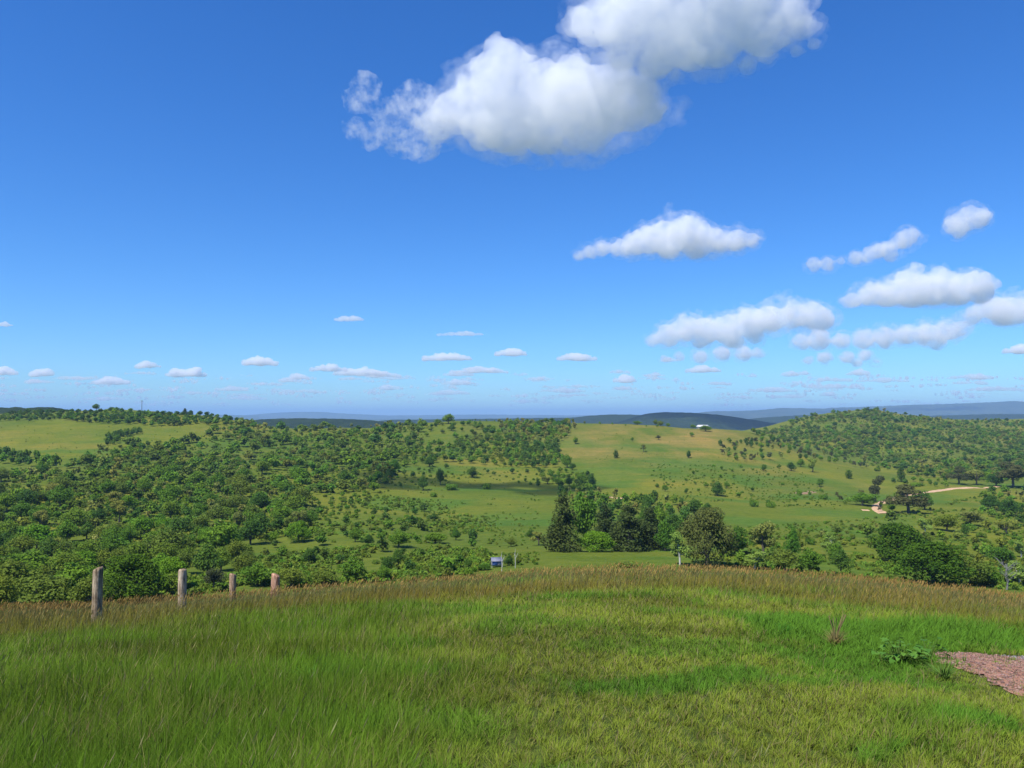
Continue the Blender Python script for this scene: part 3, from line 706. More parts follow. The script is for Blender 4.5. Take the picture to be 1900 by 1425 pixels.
for poly, cnt, hr in SCR:
    P = np.array(poly, float); lo = P.min(0); hi = P.max(0)
    px = rng.uniform(lo[0], hi[0], cnt * 2); py = rng.uniform(lo[1], hi[1], cnt * 2)
    m = np.array([inside(a, b, poly) for a, b in zip(px, py)]); px = px[m]; py = py[m]
    X, Y, Z, ok = project(px, py); cl = fbm(X / 20, Y / 26, 93, 3)
    for q in range(len(px)):
        if ok[q] and cl[q] > .42:
            h = rng.uniform(*hr); items.append((0, ['bush', 'darkbush', 'olivebush', 'bush'][rng.integers(4)], X[q], Y[q], Z[q], h * .8, h * rng.uniform(1.0, 1.6), '', ''))
print('scrub', len(items))
tag(obj('scrub_vegetation', mass_mesh('scrub_vegetation', items, .35)), 'countless low shrubs and weeds dotted over the hillsides and valley', 'scrub', kind='stuff')

# ------------------------------------------------------------------ bare earth and dirt road in the valley
def simple_mat(name, c1, c2, scale, rough=.95, bump=.3, dist=.02, stops=(.35, .65)):
    m, n, b = newmat(name); geo = n.nodes.new('ShaderNodeNewGeometry')
    q = N(n, 'ShaderNodeTexNoise', Scale=scale, Detail=8.0, Roughness=.7); n.links.new(geo.outputs['Position'], q.inputs['Vector'])
    n.links.new(ramp(n, q.outputs[0], [(stops[0], c1), (stops[1], c2)]), b.inputs['Base Color']); b.inputs['Roughness'].default_value = rough
    bp = N(n, 'ShaderNodeBump', Strength=bump, Distance=dist); n.links.new(q.outputs[0], bp.inputs['Height']); n.links.new(bp.outputs[0], b.inputs['Normal'])
    return m
M_dirt = simple_mat('pink_dirt', (0.45, 0.27, 0.14), (0.62, 0.42, 0.25), .6)
def strip(name, pts, width, mat, lift=.12):
    W_ = []
    for p in pts: W_.append(g1(*p)[:2])
    W_ = np.array(W_); t = np.linspace(0, 1, len(W_)); tt = np.linspace(0, 1, len(W_) * 14)
    x = np.interp(tt, t, W_[:, 0]); y = np.interp(tt, t, W_[:, 1])
    for _ in range(10): x[1:-1] = (x[:-2] + x[2:] + 2 * x[1:-1]) / 4; y[1:-1] = (y[:-2] + y[2:] + 2 * y[1:-1]) / 4
    tx = np.gradient(x); ty = np.gradient(y); l = np.hypot(tx, ty) + 1e-9; nx, ny = -ty / l, tx / l
    K = np.linspace(-1, 1, 7); wd = width * (.8 + .5 * fbm(tt * 20, tt * 0, 5, 3)); rows = []
    for k in K:
        X = x + nx * k * wd / 2; Y = y + ny * k * wd / 2; rows.append(np.stack([X, Y, Hh(X, Y) + lift * (1 - (abs(k) == 1) * 1.6)], -1))
    A = np.array(rows).transpose(1, 0, 2); a, b_, _ = A.shape
    I, J = np.meshgrid(np.arange(a - 1), np.arange(b_ - 1), indexing='ij')
    Q = np.stack([I * b_ + J, I * b_ + J + 1, (I + 1) * b_ + J + 1, (I + 1) * b_ + J], -1).reshape(-1, 4)[:, ::-1]
    o = obj(name, mesh_np(name, A.reshape(-1, 3), [Q], mat, smooth=True)); return tag(o, kind='structure')
strip('dirt_road', [(1850, 903), (1800, 905), (1762, 907), (1735, 911), (1708, 916), (1680, 919), (1658, 925), (1640, 931), (1626, 938), (1627, 946), (1640, 953)], 5.5, M_dirt, .25)
strip('dirt_road', [(1598, 946), (1612, 947)], 4.0, M_dirt, .2)
strip('creek_bank_path', [(1128, 922), (1150, 925), (1170, 924), (1195, 926), (1215, 922)], 4.0, M_dirt, .2)
strip('bare_earth_path', [(1478, 914), (1496, 916), (1506, 912)], 7, simple_mat('brown_earth', (.22, .13, .07), (.3, .2, .11), .6), .15)

# ------------------------------------------------------------------ small built things
def bxm(parts):
    """parts: list of (cx,cy,cz,sx,sy,sz)"""
    V = []; Fc = []
    for (cx, cy_, cz, sx, sy, sz) in parts:
        o = len(V)
        for k in range(8): V.append((cx + (k & 1 or -1) * sx / 2 if (k & 1) else cx - sx / 2, cy_ + (sy / 2 if k & 2 else -sy / 2), cz + (sz / 2 if k & 4 else -sz / 2)))
        for f in ((0, 2, 3, 1), (4, 5, 7, 6), (0, 1, 5, 4), (2, 6, 7, 3), (0, 4, 6, 2), (1, 3, 7, 5)): Fc.append([o + q for q in f])
    return np.array(V, float), np.array(Fc)
M_white = simple_mat('white_sheeting', (.55, .55, .55), (.66, .66, .64), 1.0, .5, .05)
M_cream = simple_mat('cream_wall', (.50, .47, .40), (.6, .57, .5), 1.0)
M_glass = simple_mat('dark_window', (.03, .035, .04), (.05, .055, .06), 1.0, .2)
x, y, z = g1(1304, 789)
e = bpy.data.objects.new('farm_house', None); COL.objects.link(e); y += 14; x *= y / (y - 14); z = float(Hh(x, y)) + .6; e.location = (x, y, z); e.rotation_euler = (0, 0, R(12)); e.scale = (.85, .85, .85)
tag(e, 'low farmhouse with a bright white roof on the brow of the pasture hill', 'house')
v, f = bxm([(0, 0, .9, 15, 7, 3.2)]); obj('wall', mesh_np('wall', v, [f], M_cream), e)
rv = np.array([(-8.2, -4.2, 2.5), (8.2, -4.2, 2.5), (8.2, 4.2, 2.5), (-8.2, 4.2, 2.5), (-7, 0, 4.8), (7, 0, 4.8), (-8.2, -4.2, 2.35), (8.2, -4.2, 2.35), (8.2, 4.2, 2.35), (-8.2, 4.2, 2.35)], float)
obj('roof', mesh_np('roof', rv, [np.array([(0, 1, 5, 4), (2, 3, 4, 5), (0, 6, 7, 1), (1, 7, 8, 2), (2, 8, 9, 3), (3, 9, 6, 0), (6, 9, 8, 7)]), np.array([(1, 2, 5), (3, 0, 4)])], M_white), e)
for q in (-5.2, -1.8, 4.6):
    v, f = bxm([(q, -3.52, 1.2, 1.5, .08, 1.1)]); obj('window', mesh_np('window', v, [f], M_glass), e)
v, f = bxm([(1.4, -3.52, .7, 1.0, .09, 2.1)]); obj('door', mesh_np('door', v, [f], M_glass), e)
# utility pole on the wooded hilltop
x, y, z = g1(263, 768)
e = bpy.data.objects.new('utility_pole', None); COL.objects.link(e); e.location = (x, y, z)
tag(e, 'thin brown pole with a crossarm standing against the sky on the wooded hilltop', 'pole')
v, f = tube([(0, 0, 0), (0, 0, 8), (0, 0, 15)], [.30, .26, .22], 8); obj('pole', mesh_np('pole', v, [f], M_bark, smooth=True), e)
v, f = bxm([(0, 0, 14.0, 2.6, .25, .25)]); obj('crossarm', mesh_np('crossarm', v, [f], M_bark), e)
# blue shelter
M_blue = simple_mat('blue_sheet', (.07, .13, .32), (.10, .18, .42), 2.0, .5, .05)
M_lilac = simple_mat('faded_sheet', (.17, .18, .22), (.25, .25, .31), 2.0, .6, .05)
x, y, z = g1(922, 1052)
e = bpy.data.objects.new('shelter', None); COL.objects.link(e); e.location = (x, y, z); e.rotation_euler = (0, 0, R(8))
tag(e, 'small blue and grey sheet metal shelter down the slope beyond the grass crest', 'shelter')
v, f = bxm([(-.55, 0, .9, 1.3, 1.6, 1.0)]); obj('blue_wall', mesh_np('blue_wall', v, [f], M_blue), e)
v, f = bxm([(.65, 0, .9, 1.1, 1.55, 1.0)]); obj('faded_wall', mesh_np('faded_wall', v, [f], M_lilac), e)
rv = np.array([(-1.4, -1.0, 1.55), (1.4, -1.0, 1.55), (1.4, 1.0, 2.2), (-1.4, 1.0, 2.2), (-1.4, -1.0, 1.48), (1.4, -1.0, 1.48), (1.4, 1.0, 2.13), (-1.4, 1.0, 2.13)], float)
obj('roof', mesh_np('roof', rv, [np.array([(0, 1, 2, 3), (7, 6, 5, 4), (0, 4, 5, 1), (1, 5, 6, 2), (2, 6, 7, 3), (3, 7, 4, 0)])], M_lilac), e)
for q in (-1.3, 1.3):
    for r_ in (-.85, .85):
        v, f = tube([(q, r_, -.3), (q, r_, 1.5 + (r_ > 0) * .55)], [.06, .05], 6); obj('post', mesh_np('post', v, [f], M_palebark), e)
for k, (a, b) in enumerate([(931, 1060), (956, 1054)]):
    x, y, z = g1(a, b); e = bpy.data.objects.new('dead_trunk', None); COL.objects.link(e); e.location = (x, y, z)
    e.name = 'dead_tree'; tag(e, ['pale dead stem standing beside the blue shelter', 'pale dead stem between the two little trees past the blue shelter'][k], 'dead tree')
    v, f = join([tube([(0, 0, -.2), (.05, 0, 1.6), (-.06, 0, 3.4), (.05, .05, 4.6)], [.09, .08, .06, .02], 6), tube([(0, 0, 2.2), (.5, .1, 3.1), (.7, .1, 3.8)], [.05, .04, .01], 5), tube([(0, 0, 2.8), (-.4, .1, 3.6)], [.04, .01], 5)])
    obj('trunk', mesh_np('trunk', v, [f], M_palebark, smooth=True), e)
# dead grey tree past the crest
def branchy(rg, h, n):
    parts = [tube([(0, 0, -.3), (.05 * h, 0, .3 * h), (0, .02 * h, .6 * h), (.03 * h, 0, .9 * h)], [.035 * h, .028 * h, .02 * h, .005 * h], 7)]
    for i in range(n):
        a = rg.uniform(0, 6.28); zz = rg.uniform(.25, .8) * h; L = rg.uniform(.2, .42) * h
        p0 = np.array([.02 * h, 0, zz]); p1 = p0 + [math.cos(a) * L * .5, math.sin(a) * L * .5, L * .35]; p2 = p1 + [math.cos(a) * L * .5, math.sin(a) * L * .5, L * .5]
        parts.append(tube([p0, p1, p2], [.014 * h, .009 * h, .002 * h], 5))
        for q in range(4):
            b = a + rg.uniform(-1, 1); s = p0 + (p2 - p0) * rg.uniform(.4, .9); l2 = L * rg.uniform(.25, .5)
            parts.append(tube([s, s + [math.cos(b) * l2, math.sin(b) * l2, l2 * rg.uniform(.1, .9)]], [.006 * h, .0015 * h], 4))
    return join(parts)
x, y, z = g1(1868, 1094); rg = np.random.default_rng(5)
e = bpy.data.objects.new('dead_tree', None); COL.objects.link(e); e.location = (x, y, z); v, f = branchy(rg, 52 * y / F, 14)
M_grey = bark_mat('grey_wood', (.13, .13, .12), (.25, .25, .24)); obj('trunk', mesh_np('trunk', v, [f], M_grey, smooth=True), e)
tag(e, 'bare silver grey dead tree among the scrub at the edge of the grass crest', 'dead tree')

# fence posts: weathered round timber
M_post = None
def post_mat():
    m, n, b = newmat('weathered_timber'); tc = n.nodes.new('ShaderNodeTexCoord')
    mp = N(n, 'ShaderNodeMapping'); mp.inputs['Scale'].default_value = (14, 14, 1.6); n.links.new(tc.outputs['Object'], mp.inputs[0])
    q = N(n, 'ShaderNodeTexNoise', Scale=2.2, Detail=9.0, Roughness=.7); n.links.new(mp.outputs[0], q.inputs['Vector'])
    q2 = N(n, 'ShaderNodeTexNoise', Scale=5.0, Detail=5.0, Roughness=.6); n.links.new(tc.outputs['Object'], q2.inputs['Vector'])
    c = ramp(n, q.outputs[0], [(.36, (.07, .05, .035)), (.5, (.33, .27, .20)), (.68, (.55, .49, .40))])
    c = mixc(n, c, ramp(n, q2.outputs[0], [(.4, (.75, .72, .7)), (.6, (1.2, 1.2, 1.2))]), 1.0, 'MULTIPLY')
    oi = n.nodes.new('ShaderNodeObjectInfo')
    c = mixc(n, c, oi.outputs['Color'], 1.0, 'MULTIPLY'); n.links.new(c, b.inputs['Base Color'])
    bp = N(n, 'ShaderNodeBump', Strength=.9, Distance=.02); n.links.new(q.outputs[0], bp.inputs['Height']); n.links.new(bp.outputs[0], b.inputs['Normal'])
    return m
M_post = post_mat()
for k, (px, top, d, wpx, lean, colr, lab) in enumerate([
        (180, 1054, 15.0, 20, .012, (1.1, 1.0, .82, 1), 'tallest weathered grey fence post with a darker mossy top, nearest to the camera'),
        (339, 1057, 18.0, 18, -.01, (1.4, 1.3, 1.12, 1), 'palest fence post, whitish grey with a rounded top'),
        (432, 1065, 24.0, 14, .0, (1.2, .95, .78, 1), 'thinnest fence post, split at the top, sunk in red grass'),
        (511, 1066, 23.0, 18, .008, (1.25, .85, .70, 1), 'short stout reddish brown fence post, last of the fence line')]):
    u, t = ray(px, top); x = float(u) * d; zt = CAM_Z + float(t) * d; zb = float(Hh(x, d)) - .15; h = zt - zb
    r = wpx / F * d / 2 * .88; nz, ns = 26, 20; V = []
    for i in range(nz):
        s = i / (nz - 1)
        for j in range(ns):
            th = 2 * math.pi * j / ns
            rr_ = r * (1.06 - .1 * s) * (1 + .10 * (vnoise(th * 2.2 + k * 9, s * 2.0, 7 + k) - .5) * 2 + .05 * math.sin(3 * th + k)) * (1 - (.12 if i == nz - 1 else 0))
            if abs(((th + k * 1.7) % 6.28) - 3.0) < .2: rr_ *= .84
            z_ = s * h + (0.035 * math.cos(th + k) * r / .1 if i >= nz - 2 else 0)
            V.append((rr_ * math.cos(th) + lean * s * h, rr_ * math.sin(th), z_))
    V.append((lean * h, 0, h + .012)); Fq = []
    for i in range(nz - 1):
        for j in range(ns): Fq.append((i * ns + j, i * ns + (j + 1) % ns, (i + 1) * ns + (j + 1) % ns, (i + 1) * ns + j))
    cap = [((nz - 1) * ns + j, (nz - 1) * ns + (j + 1) % ns, nz * ns) for j in range(ns)]
    o = obj('fence_post', mesh_np('fence_post', V, [np.array(Fq), np.array(cap)], M_post, smooth=True), loc=(x, d, zb)); o.color = colr
    tag(o, lab, 'fence post', 'old timber fence posts')

# ------------------------------------------------------------------ gravelly dirt patch
M_grav = simple_mat('reddish_gravel', (.28, .12, .07), (.44, .25, .16), 14.0, .95, .8, .02)
gp = [(1722, 1213), (1790, 1212), (1850, 1218), (1900, 1219), (1990, 1216), (2080, 1232), (2090, 1262), (2000, 1292), (1900, 1289), (1868, 1284), (1836, 1268), (1800, 1250), (1768, 1238), (1740, 1229)]
def near_g(px, py):
    x, y, z, ok = project(px, py, 1.5, 24.0); return x, y, z
gx, gy, gz = near_g([p[0] for p in gp], [p[1] for p in gp])
GPOLY = list(zip(gx.tolist(), gy.tolist()))
nx_, ny_ = 110, 70
bx = np.linspace(gx.min() - .1, gx.max() + .1, nx_); by = np.linspace(gy.min() - .1, gy.max() + .1, ny_)
BX, BY = np.meshgrid(bx, by, indexing='ij')
wob = (fbm(BX * 5, BY * 5, 5, 3) - .5) * .7
inn = np.array([inside(a + w_, b + w_ * .8, GPOLY) for a, b, w_ in zip(BX.ravel(), BY.ravel(), wob.ravel())]).reshape(BX.shape)
BZ = Hh(BX, BY) + .012 + (fbm(BX * 12, BY * 12, 4, 3) - .5) * .015
I, J = np.meshgrid(np.arange(nx_ - 1), np.arange(ny_ - 1), indexing='ij'); msk = inn[:-1, :-1] & inn[1:, 1:]
Q = np.stack([I * ny_ + J, (I + 1) * ny_ + J, (I + 1) * ny_ + J + 1, I * ny_ + J + 1], -1)[msk]
tag(obj('dirt_ground', mesh_np('dirt_ground', np.stack([BX, BY, BZ], -1).reshape(-1, 3), [Q], M_grav, smooth=True)), kind='structure')
# loose stones on it
def pebbles(n):
    t = (1 + 5 ** .5) / 2
    iv = np.array([(-1, t, 0), (1, t, 0), (-1, -t, 0), (1, -t, 0), (0, -1, t), (0, 1, t), (0, -1, -t), (0, 1, -t), (t, 0, -1), (t, 0, 1), (-t, 0, -1), (-t, 0, 1)]) / 1.9
    ifc = np.array([(0, 11, 5), (0, 5, 1), (0, 1, 7), (0, 7, 10), (0, 10, 11), (1, 5, 9), (5, 11, 4), (11, 10, 2), (10, 7, 6), (7, 1, 8), (3, 9, 4), (3, 4, 2), (3, 2, 6), (3, 6, 8), (3, 8, 9), (4, 9, 5), (2, 4, 11), (6, 2, 10), (8, 6, 7), (9, 8, 1)])
    x = rng.uniform(gx.min(), gx.max(), n * 3); y = rng.uniform(gy.min(), gy.max(), n * 3)
    m = np.array([inside(a, b, GPOLY) for a, b in zip(x, y)]); x = x[m][:n]; y = y[m][:n]; n = len(x); s = rng.uniform(.003, .011, n) * rng.choice([1, 1, 1, 1.7], n)
    J_ = rng.uniform(.7, 1.3, (n, 12, 3)); V = iv[None] * J_ * s[:, None, None] * np.array([1, 1, .6]); V[..., 0] += x[:, None]; V[..., 1] += y[:, None]; V[..., 2] += (Hh(x, y) + .012)[:, None] + s[:, None] * .3
    Fc = (ifc[None] + (np.arange(n) * 12)[:, None, None]).reshape(-1, 3)
    g = rng.uniform(.12, .36, (n, 1)); c = np.repeat((g * np.where((np.abs(x - x.max()) < 1.6)[:, None], np.array([1, .9, .86]), np.array([1, .62, .47]))) * rng.uniform(.9, 1.1, (n, 3)), 12, axis=0)
    m_, nn, b = newmat('stone'); at = N(nn, 'ShaderNodeVertexColor', layer_name='Col'); nn.links.new(at.outputs[0], b.inputs['Base Color'])
    return mesh_np('gravel', V.reshape(-1, 3), [Fc], m_, c)
tag(obj('gravel', pebbles(5000)), 'loose pinkish and grey stones on the bare dirt patch', 'gravel', kind='stuff')

# ------------------------------------------------------------------ foreground grass
def gauss(px, py, cx, cy_, sx, sy): return np.exp(-((px - cx) / sx) ** 2 - ((py - cy_) / sy) ** 2)
def grass_field(x, y):
    """height, lushness, red, dark maps of the knoll's grass"""
    z = Hh(x, y); px, py = pix(x, y, z); d = np.hypot(x, y)
    left = 1 - sstep(560, 980, px + (fbm(x / 2, y / 2, 5, 3) - .5) * 260)
    crest = sstep(13, 20, d)
    n1 = fbm(x / 1.1, y / .8, 201, 4); n2 = fbm(x / 3.5, y / 2.2, 203, 3)
    h = .062 + .042 * n1 + left * (.17 + .12 * n2) * (1 - .5 * crest) + crest * (.15 + .08 * n2)
    strip_r = sstep(9, 12, d) * (1 - left); h = h + .1 * strip_r * n1
    lush = sstep(.46, .62, n1) * .8 + left * .35
    lush = lush + gauss(px, py, 1480, 1180, 120, 22) * 1.2 + gauss(px, py, 1760, 1188, 190, 26) * 1.3 + gauss(px, py, 1650, 1238, 110, 30) * 1.1 + gauss(px, py, 590, 1275, 90, 40) * .8 + gauss(px, py, 1250, 1285, 150, 35) * .5 + gauss(px, py, 1720, 1345, 120, 50) * .6 + gauss(px, py, 860, 1360, 120, 40) * .6
    h = h + gauss(px, py, 1760, 1180, 190, 22) * .12 + gauss(px, py, 1480, 1175, 110, 18) * .06 + gauss(px, py, 1720, 1345, 120, 50) * .08
    dry = gauss(px, py, 1150, 1180, 420, 60) * .5 + gauss(px, py, 1450, 1300, 380, 22) * .5
    lush = np.clip(lush - dry * .6, 0, 1.3)
    h = h * (1 - .6 * gauss(px, py, 1840, 1262, 130, 50))
    bare = np.zeros_like(x)
    return z, px, py, d, left, crest, h, lush, n1, n2
def ribbons(x, y, z, h, w, yaw, lean, lyaw, c_base, c_tip, nseg=3):
    n = len(x); V = np.zeros((n, nseg * 2 + 1, 3), np.float32); C = np.zeros((n, nseg * 2 + 1, 3), np.float32)
    for s in range(nseg + 1):
        t = s / nseg; off = lean * t ** 2 * h; up = h * t * (1 - .25 * np.clip(lean, 0, 1.5) * t)
        cx = x + np.sin(lyaw) * off; cy_ = y + np.cos(lyaw) * off; cz = z + up; ww = w * (1 - .35 * t) * .5
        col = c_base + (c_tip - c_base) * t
        if s < nseg:
            for q, sg in ((0, -1), (1, 1)):
                V[:, s * 2 + q] = np.stack([cx + sg * np.cos(yaw) * ww, cy_ + sg * np.sin(yaw) * ww, cz], -1); C[:, s * 2 + q] = col
        else: V[:, nseg * 2] = np.stack([cx, cy_, cz], -1); C[:, nseg * 2] = col
    b = (np.arange(n) * (nseg * 2 + 1))[:, None]
    Qs = [b + np.array([[s * 2, s * 2 + 1, s * 2 + 3, s * 2 + 2]]) for s in range(nseg - 1)]
    Tt = b + np.array([[nseg * 2 - 2, nseg * 2 - 1, nseg * 2]])
    return V.reshape(-1, 3), [np.vstack(Qs), Tt], C.reshape(-1, 3)
def fast_mesh(name, V, faces, mat, col): return mesh_np(name, V, faces, mat, col)
NB = 1080000
lo_d, hi_d = 1.9, 30.0
d = np.exp(rng.uniform(math.log(lo_d), math.log(hi_d), NB)); u = rng.uniform(-.74, .74, NB)
x = u * (d + 3.5); y = d.copy()
# clump: pull towards tuft centres
cs = .16; cx = (np.floor(x / cs) + hash2(np.floor(x / cs), np.floor(y / cs), 1)) * cs; cyy = (np.floor(y / cs) + hash2(np.floor(x / cs), np.floor(y / cs), 2)) * cs
pull = rng.uniform(0, .75, NB); ox = x - cx; oy = y - cyy
x = x - ox * pull; y = y - oy * pull
z, px, py, dd, left, crest, h, lush, n1, n2 = grass_field(x, y)
ing = (px > 1700) & (py < 1300) & (py > 1200)
keep = np.ones(NB, bool); idx = np.where(ing)[0]
ins = np.array([inside(x[i], y[i], GPOLY) for i in idx]); keep[idx[ins & (rng.random(len(idx)) < np.where(fbm(x[idx] * 3.2, y[idx] * 3.2, 61, 3) > .60, .35, .985))]] = False
hb = h * rng.uniform(.45, 1.25, NB) * (0.85 + .3 * hash2(np.floor(x / cs), np.floor(y / cs), 3))
w = np.maximum(.0030, .00070 * dd) * rng.uniform(.7, 1.3, NB) * (1 - .25 * left)
lyaw = np.where(rng.random(NB) < .6, np.arctan2(ox, oy) + rng.normal(0, .6, NB), rng.normal(1.9, 1.1, NB)); lean = np.abs(rng.normal(.35, .3, NB)) + .1 * (1 - left)
yaw = rng.uniform(0, math.pi, NB)
L_ = np.clip(lush, 0, .85)[:, None]
cl = 0.87 + .26 * hash2(np.floor(x / cs), np.floor(y / cs), 4)[:, None]
olive = np.array([.245, .312, .034]); lus = np.array([.095, .245, .022]); tall = np.array([.140, .255, .016]); dryc = np.array([.30, .25, .10])
c = olive * (1 - L_) + lus * L_; lf = left[:, None]; c = c * (1 - lf * .75) + tall * lf * .75
dk = (sstep(.5, .7, fbm(x / 2.4, y / 1.6, 207, 3)))[:, None]; c = c * (1 - .32 * dk * (1 - L_ * .5)); c = c * (1 - lf * .5 * sstep(.42, .62, fbm(x / 1.7, y / 1.2, 209, 3))[:, None] * np.array([.35, .55, .5]))
isdry = (rng.random(NB) < (.16 * (1 - lush.clip(0, 1)) + .10 * crest))[:, None]; c = np.where(isdry, dryc, c)
red = (sstep(12.5, 20, dd + (n2 - .5) * 7) * .62 * sstep(.25, .55, n2))[:, None]; c = c * (1 - red) + np.array([.26, .165, .036]) * red
c = c * cl * rng.uniform(.82, 1.18, (NB, 1))
k = keep
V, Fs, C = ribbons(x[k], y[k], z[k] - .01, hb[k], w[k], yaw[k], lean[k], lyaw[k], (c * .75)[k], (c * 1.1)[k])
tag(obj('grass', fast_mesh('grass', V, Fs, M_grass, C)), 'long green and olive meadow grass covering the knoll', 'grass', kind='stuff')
# flowering stems with reddish seed plumes
NS = 90000
d = np.exp(rng.uniform(math.log(3.0), math.log(30.0), NS)); u = rng.uniform(-.80, .80, NS); x = u * (d + 3.0); y = d.copy()
z, px, py, dd, left, crest, h, lush, n1, n2 = grass_field(x, y)
cr2 = sstep(13.5, 21, dd + (n2 - .5) * 6); pr = np.clip(cr2 * .75 * sstep(.25, .55, n1 + .1) + left * .04 * sstep(6, 9, dd) + left * .025 + .035 * (1 - lush.clip(0, 1)), 0, 1)
kk = (rng.random(NS) < pr); x, y, z, dd, left, cr2, n1, h, px = [a[kk] for a in (x, y, z, dd, left, cr2, n1, h, px)]; n = len(x)
hs_ = h * 1.15 + rng.uniform(.02, .16, n) + .06 * cr2; lyaw = rng.normal(1.7, .6, n); lean = np.abs(rng.normal(.15, .12, n)) + .03
ws = np.maximum(.0022, .0006 * dd); stc = np.array([.16, .16, .06]) * rng.uniform(.7, 1.2, (n, 1))
V1, F1, C1 = ribbons(x, y, z, hs_, ws, rng.uniform(0, 3.14, n), lean, lyaw, stc, stc, 2)
tipx = x + np.sin(lyaw) * lean * hs_; tipy = y + np.cos(lyaw) * lean * hs_; tipz = z + hs_ * (1 - .25 * lean)
pl = rng.uniform(.045, .095, n) * (1 + .2 * cr2); pw = np.maximum(.006, .0007 * dd) * rng.uniform(.7, 1.3, n)
mixr = np.clip(cr2 + rng.normal(0, .25, n), 0, 1)[:, None]
pc = (np.array([.26, .27, .11]) * (1 - mixr) + np.array([.46, .30, .09]) * mixr) * rng.uniform(.65, 1.25, (n, 1))
pc = pc * np.where(px > 1350, .8, 1.0)[:, None] ** sstep(1350, 1500, px)[:, None]
Vs = [V1]; Fs = list(F1); Cs = [C1]; o = len(V1)
for q in range(2):
    ya = rng.uniform(0, 3.14, n); ax = np.stack([np.sin(lyaw) * .45, np.cos(lyaw) * .45, np.full(n, .9)], -1); T_ = np.stack([tipx, tipy, tipz], -1); sdv = np.stack([np.cos(ya), np.sin(ya), np.zeros(n)], -1)
    qd = np.stack([T_ - ax * pl[:, None] * .75, T_ - ax * pl[:, None] * .2 + sdv * pw[:, None] * .5, T_ + ax * pl[:, None] * .35, T_ - ax * pl[:, None] * .3 - sdv * pw[:, None] * .5], 1).reshape(-1, 3)
    Vs.append(qd); Fs.append(np.arange(4 * n).reshape(n, 4) + o); Cs.append(np.repeat(pc, 4, axis=0)); o += 4 * n
tag(obj('seeding_grass', fast_mesh('seeding_grass', np.vstack(Vs), Fs, M_grass, np.vstack(Cs))), 'flowering grass stems with reddish brown seed plumes along the crest', 'grass', kind='stuff')
print('blades', int(k.sum()), 'plumes', n)

# broad leaved weed, dry weed, long bladed weeds
def leafy_weed(px, py, size, n, label, c1, c2, lr):
    x, y, z = [float(a[0]) for a in near_g([px], [py])]; rg = np.random.default_rng(int(px)); V = []; Fc = []; C = []; st = []
    for i in range(n):
        a = rg.uniform(0, 6.28); rr_ = size * rg.uniform(.1, 1) ** .7; hgt = rg.uniform(.06, .26) * (1.2 - rr_ / size * .6)
        p = np.array([math.cos(a) * rr_ * 1.35, math.sin(a) * rr_, hgt]); L = lr * rg.uniform(.6, 1.25); az = a + rg.uniform(-.8, .8); tilt = rg.uniform(-.5, .25)
        f = np.array([math.cos(az) * math.cos(tilt), math.sin(az) * math.cos(tilt), math.sin(tilt)]); s = np.array([-math.sin(az), math.cos(az), rg.uniform(-.3, .3)]); up = np.cross(f, s)
        o = len(V); prof = [(-.0, .08), (-.12, .55), (.12, .95), (.35, .72), (.55, .80), (.78, .45), (1, 0.0)]
        V.append(p + f * 0.0); C.append(c1)
        pts = [(t, w_) for t, w_ in prof[1:]] + [(t, -w_) for t, w_ in prof[1:-1][::-1]]
        col = np.array(c1) + (np.array(c2) - np.array(c1)) * rg.uniform(0, 1)
        for t, w_ in pts: V.append(p + f * t * L + s * w_ * L * .6 + up * (abs(w_) * .16 - t * t * .15) * L); C.append(col * rg.uniform(.9, 1.1))
        m = len(pts)
        for q in range(m): Fc.append((o, o + 1 + q, o + 1 + (q + 1) % m))
        st.append(tube([(p[0] * .15, p[1] * .15, 0), (p[0] * .6, p[1] * .6, hgt * .75), tuple(p)], [.005, .004, .003], 5))
    e = bpy.data.objects.new('weed_plant', None); COL.objects.link(e); e.location = (x, y, z); tag(e, label, 'weed')
    obj('leaves', mesh_np('leaves', np.array(V), [np.array(Fc)], M_mass, np.array(C)), e)
    v, f = join(st); obj('stem', mesh_np('stem', v, [f], M_mass, np.tile([.09, .16, .03], (len(v), 1))), e)
leafy_weed(1668, 1232, .23, 60, 'broad leaved green weed sprawling in the lush grass near the dirt patch', (.09, .22, .03), (.16, .32, .05), .055)
leafy_weed(1722, 1222, .14, 18, 'small low broad leaved weed between the sprawling weed and the dirt patch', (.07, .18, .03), (.12, .26, .05), .06)
def spiky(px, py, n, hgt, label, c, name, plume=None, spread=.6):
    x, y, z = [float(a[0]) for a in near_g([px], [py])]; rg = np.random.default_rng(int(px) + 3)
    a = rg.uniform(0, 6.28, n); z0 = np.zeros(n); rad = rg.uniform(0, .05, n)
    cb = np.array(c) * rg.uniform(.6, 1.2, (n, 1))
    V, Fs, C = ribbons(np.cos(a) * rad, np.sin(a) * rad, z0, hgt * rg.uniform(.5, 1.1, n), np.full(n, .008), a + 1.57, rg.uniform(.1, spread * 2, n), math.pi / 2 - a, cb * .7, cb * 1.15, 4)
    e = bpy.data.objects.new(name, None); COL.objects.link(e); e.location = (x, y, z); tag(e, label, 'weed')
    obj('blades', mesh_np('blades', V, Fs, M_grass, C), e)
    if plume is not None:
        st = []; 
        for i in range(9):
            b = rg.uniform(0, 6.28); st.append(tube([(0, 0, 0), (math.cos(b) * .05, math.sin(b) * .05, hgt), (math.cos(b) * .12, math.sin(b) * .12, hgt * rg.uniform(1.3, 1.8))], [.004, .004, .006], 4))
        v, f = join(st); obj('stem', mesh_np('stem', v, [f], M_mass, np.tile(plume, (len(v), 1))), e)
spiky(1550, 1202, 150, .22, 'dry yellow brown weed tuft with upright stalks in the lush strip', (.26, .22, .08), 'weed_tuft', (.20, .17, .07))
spiky(578, 1290, 170, .26, 'bright green long bladed tuft glowing in the tall grass', (.12, .30, .035), 'weed_tuft', None, .8)
